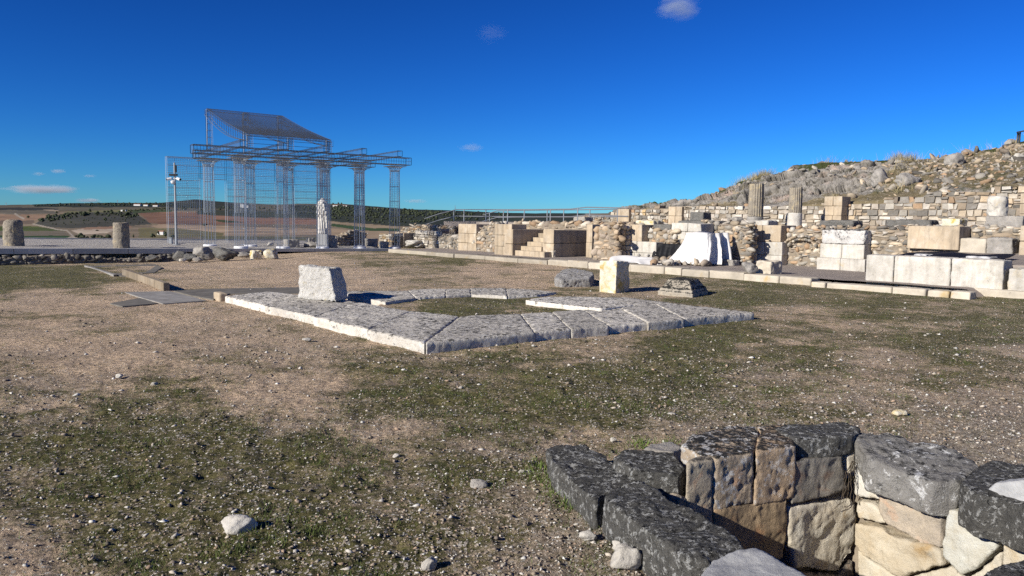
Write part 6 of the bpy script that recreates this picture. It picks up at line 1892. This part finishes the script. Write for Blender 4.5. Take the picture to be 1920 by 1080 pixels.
for k in (3, 2):                              # rough stones on the left and the near wall
    p, q = PIT[k], PIT[(k + 1) % 4]
    u_ = (q - p); Lw = u_.length; u_.normalize(); nn_ = Vector((u_.y, -u_.x, 0))
    if nn_.dot(ctr - p) > 0: nn_ = -nn_
    z = -0.25
    while z > -1.5:
        s = 0
        while s < Lw:
            ln = random.uniform(0.2, 0.4)
            L.stone(p + u_ * (s + ln / 2) + nn_ * 0.06 + UP * z, (ln, 0.3, 0.24), frame_of(u_, nn_), 5, 0.08, np.array(random.choice(PAL_TAN)) * 0.8, ICO2, 0.05)
            s += ln
        z -= 0.22
link('lining_stones', L.mesh('lining_stones'), M['masonry'], well)
# roots hanging on the inner face
b = MB()
for q in range(9):
    p = vp(1591 + random.uniform(-3, 4), 862, wA, w1n) - w1n * 0.03
    for st_ in range(7):
        p2 = p + Vector((random.gauss(0.004 * (q - 4), 0.012), random.gauss(-0.004, 0.008), -random.uniform(0.02, 0.055)))
        b.bar(p, p2, 0.0022, 3); p = p2
b.link('roots', M['bark'], well)
# earth packed round the rim so that no gap shows between the coping stones and the ground

# ------------------------------------------------------------------ loose stones, pebbles, grass
def loose(px, py, wpx, hpx, mat, label, p=3.2, amp=0.16, ang=0.2):
    P = g(px, py, 0.0); P.z = wz(P)
    k = (P - CP).length / F
    o = boulder('stone', P + Vector((0, wpx * k * 0.3, 0.004)), (wpx * k, wpx * k * 0.7, hpx * k * 1.15), ang, mat, None, p, amp=amp, sub=4)
    tag(o, label, 'stone')
loose(441, 1006, 58, 26, M['lime'], 'white angular stone lying alone in the mossy foreground')
loose(898, 921, 32, 16, M['greyrock'], 'grey wedge stone with a yellowed side in the gravel')
loose(1172, 1078, 54, 40, M['lime'], 'knobbly white stone beside the rim of the pit')
loose(1160, 1040, 26, 18, M['lime'], 'small pale stone leaning behind the knobbly white stone')
loose(1104, 1021, 34, 18, M['lime'], 'flat white stone in the gravel left of the pit rim')
loose(804, 1075, 28, 20, M['lime'], 'small white stone at the bottom edge of the picture')
loose(1150, 832, 14, 8, M['lime'], 'tiny white stone just behind the pit rim')
loose(1261, 782, 18, 6, M['lime'], 'flat white chip on the moss behind the pit')
loose(921, 823, 14, 8, M['lime'], 'white chip in the moss at the middle of the foreground')
loose(978, 893, 13, 9, M['lime'], 'small white chip near the left corner of the pit rim')
loose(742, 862, 12, 8, M['lime'], 'single white chip on the pebbly moss left of centre')
loose(222, 710, 14, 6, M['lime'], 'white chip on the bare soil at the left')
loose(287, 724, 14, 5, M['lime'], 'second white chip on the bare soil at the left')
loose(574, 641, 16, 6, M['lime'], 'white chip on the bare soil before the slab frame')
loose(1690, 781, 26, 8, M['yellow'], 'flat tan stone in the gravel behind the pit')
def scatter(nn_, r0_, r1_, amin=-44, amax=44, pw=1.0):
    r_ = r0_ * np.exp(RNG.uniform(0, 1, nn_) ** pw * math.log(r1_ / r0_))
    a_ = np.radians(RNG.uniform(amin, amax, nn_))
    P = np.c_[r_ * np.sin(a_), r_ * np.cos(a_)]
    return P[~inpoly(P[:, 0], P[:, 1], [tuple((pc + (p - pc) * 1.25).xy) for p in PIT])]
P_ = scatter(260000, 2.4, 26, pw=0.9)
gr_, gv_ = ground_masks(P_)
keep = RNG.uniform(0, 1, len(P_)) < np.clip(0.03 + 0.85 * gv_ ** 1.15, 0, 1) * np.clip(9 / np.hypot(P_[:, 0], P_[:, 1]), 0.25, 1)
P_, gr_ = P_[keep], gr_[keep]
dist = np.hypot(P_[:, 0], P_[:, 1])
sz = np.minimum(RNG.lognormal(math.log(0.0050), 0.55, len(P_)), 0.022) * np.clip(dist / 7, 0.8, 1.3)
z_ = gz0(P_[:, 0], P_[:, 1]) + relief(P_, gr_)
OCT = np.array([[1, 0, 0], [-1, 0, 0], [0, 1, 0], [0, -1, 0], [0, 0, 1], [0, 0, -1.0]])
OF = np.array([[0, 2, 4], [2, 1, 4], [1, 3, 4], [3, 0, 4], [2, 0, 5], [1, 2, 5], [3, 1, 5], [0, 3, 5]])
nP = len(P_)
aa = RNG.uniform(0, 6.28, nP)
V = np.tile(OCT, (nP, 1, 1)) * (1 + RNG.normal(0, 0.28, (nP, 6, 3))) + RNG.normal(0, 0.22, (nP, 6, 3))
V *= sz[:, None, None] * np.array([1.25, 0.95, 0.62])
x_, y_ = V[..., 0].copy(), V[..., 1].copy()
V[..., 0] = x_ * np.cos(aa)[:, None] - y_ * np.sin(aa)[:, None]; V[..., 1] = x_ * np.sin(aa)[:, None] + y_ * np.cos(aa)[:, None]
V += np.c_[P_, z_ + sz * 0.28][:, None, :]
pal = np.array([(0.56, 0.53, 0.48), (0.48, 0.43, 0.36), (0.36, 0.30, 0.24), (0.26, 0.22, 0.18), (0.62, 0.61, 0.57), (0.40, 0.30, 0.22), (0.20, 0.17, 0.14), (0.30, 0.25, 0.19), (0.16, 0.14, 0.11)])
cc = pal[RNG.integers(0, len(pal), nP)] * RNG.uniform(0.65, 1.2, (nP, 1))
o = link('gravel', mesh('gravel', V.reshape(-1, 3), (np.tile(OF, (nP, 1, 1)) + 6 * np.arange(nP)[:, None, None]).reshape(-1, 3), np.repeat(cc, 6, 0)), M['pebble'])
tag(o, 'pale pebbles scattered over the plaza soil', 'gravel', kind='stuff')
P_ = scatter(60000, 2.4, 22, pw=0.85)
gr_, gv_ = ground_masks(P_)
clump = fbm(P_, 3.0, 3, 141)
keep = RNG.uniform(0, 1, len(P_)) < gr_ * sm(clump, -0.1, 0.35) * 0.9
P_ = P_[keep]; gr_ = gr_[keep]
z_ = gz0(P_[:, 0], P_[:, 1]) + relief(P_, gr_)
blades('low_grass', np.c_[P_, z_], 0.008, 0.042, M['grass'], 0.0045, 'low green grass and moss on the plaza', per=7, lean=0.7)
# brighter weeds along the pit rim
pts = []
for px, py in ((1012, 895), (1020, 905), (1035, 925), (1050, 940), (1068, 955), (1165, 1000), (1172, 1005), (1190, 1030), (1006, 880), (1240, 1068), (1250, 838), (1200, 835), (1085, 965)):
    for q in range(16):
        P = g(px + random.gauss(0, 6), py + random.gauss(0, 5), 0.0)
        pts.append((P.x, P.y, wz(P)))
M['weed'] = plain('fresh_weed', (0.12, 0.17, 0.04), 0.8, 0.0, 0.3, 6.0)
blades('weeds', pts, 0.015, 0.07, M['weed'], 0.008, 'fresh green weeds along the rim of the pit', per=6, lean=0.7)

# ------------------------------------------------------------------ clouds
def cloud(px, py, wpx, hpx, D, label, dens, seed, sc=(3.0, 3.0, 3.0), tilt=0.0):
    P = dp(px, py, D)
    k = D / F
    V = ICO3[0] * np.array([wpx * k / 2, wpx * k / 3, hpx * k / 2])
    V = V @ np.array(Matrix.Rotation(tilt, 3, 'Y')).T
    o = link('cloud', mesh('cloud', V + np.array(P), ICO3[1]), None, base=tuple(P))
    m = bpy.data.materials.new('cloud'); m.use_nodes = True
    t = m.node_tree; t.nodes.remove(t.nodes['Principled BSDF'])
    out = t.nodes['Material Output']
    pvn = t.nodes.new('ShaderNodeVolumePrincipled')
    pvn.inputs['Color'].default_value = (0.86, 0.93, 1.0, 1)
    pvn.inputs['Anisotropy'].default_value = 0.0
    tc = t.nodes.new('ShaderNodeTexCoord')
    mp = t.nodes.new('ShaderNodeMapping')
    mp.inputs['Location'].default_value = (seed * 3.1, seed, 0)
    mp.inputs['Scale'].default_value = tuple(s_ for s_ in sc)
    t.links.new(tc.outputs['Generated'], mp.inputs[0])
    nz = t.nodes.new('ShaderNodeTexNoise'); nz.inputs['Scale'].default_value = 1.0; nz.inputs['Detail'].default_value = 5; nz.inputs['Roughness'].default_value = 0.6; nz.inputs['Distortion'].default_value = 0.4
    t.links.new(mp.outputs[0], nz.inputs['Vector'])
    sub = t.nodes.new('ShaderNodeVectorMath'); sub.operation = 'SUBTRACT'; sub.inputs[1].default_value = (0.5, 0.5, 0.5)
    t.links.new(tc.outputs['Generated'], sub.inputs[0])
    ln = t.nodes.new('ShaderNodeVectorMath'); ln.operation = 'LENGTH'; t.links.new(sub.outputs[0], ln.inputs[0])
    m1 = t.nodes.new('ShaderNodeMapRange'); m1.inputs['From Min'].default_value = 0.5; m1.inputs['From Max'].default_value = 0.05; t.links.new(ln.outputs['Value'], m1.inputs[0])
    ad = t.nodes.new('ShaderNodeMath'); ad.operation = 'MULTIPLY_ADD'; ad.inputs[1].default_value = 0.75; t.links.new(m1.outputs[0], ad.inputs[0]); t.links.new(nz.outputs['Fac'], ad.inputs[2])
    m2 = t.nodes.new('ShaderNodeMapRange'); m2.inputs['From Min'].default_value = 0.72; m2.inputs['From Max'].default_value = 1.2; m2.inputs['To Max'].default_value = dens / (wpx * k); t.links.new(ad.outputs[0], m2.inputs[0])
    t.links.new(m2.outputs[0], pvn.inputs['Density'])
    t.links.new(pvn.outputs[0], out.inputs['Volume'])
    o.data.materials.clear(); o.data.materials.append(m)
    tag(o, label, 'cloud', 'small clouds in the sky')
cloud(1272, 14, 110, 60, 5200, 'wispy pale cloud at the top of the sky', 2.4, 1, (3, 2, 9), -0.35)
cloud(922, 62, 90, 40, 5200, 'faint slanting wisp of cloud below the top of the sky', 0.2, 2, (3, 2, 10), -0.4)
cloud(884, 277, 64, 22, 5200, 'small pinkish cloud in the middle of the sky', 1.3, 3, (4, 2, 6))
cloud(82, 355, 200, 24, 5200, 'long flat cloud above the left horizon', 7.0, 4, (6, 2, 3))
cloud(165, 376, 80, 12, 5200, 'grey cloud bank just above the left horizon', 4.0, 5, (5, 2, 3))
cloud(108, 321, 44, 12, 5200, 'tiny cloud puff above the long flat cloud, left one', 1.8, 6, (5, 2, 4))
cloud(72, 326, 34, 10, 5200, 'tiny cloud puff above the long flat cloud, leftmost faint one', 1.2, 7, (5, 2, 4))
cloud(168, 330, 34, 9, 5200, 'tiny cloud puff above the long flat cloud, right one', 1.2, 8, (5, 2, 4))
cloud(778, 377, 66, 11, 5200, 'faint dark streak of cloud right of the portico', 1.8, 9, (6, 2, 3))
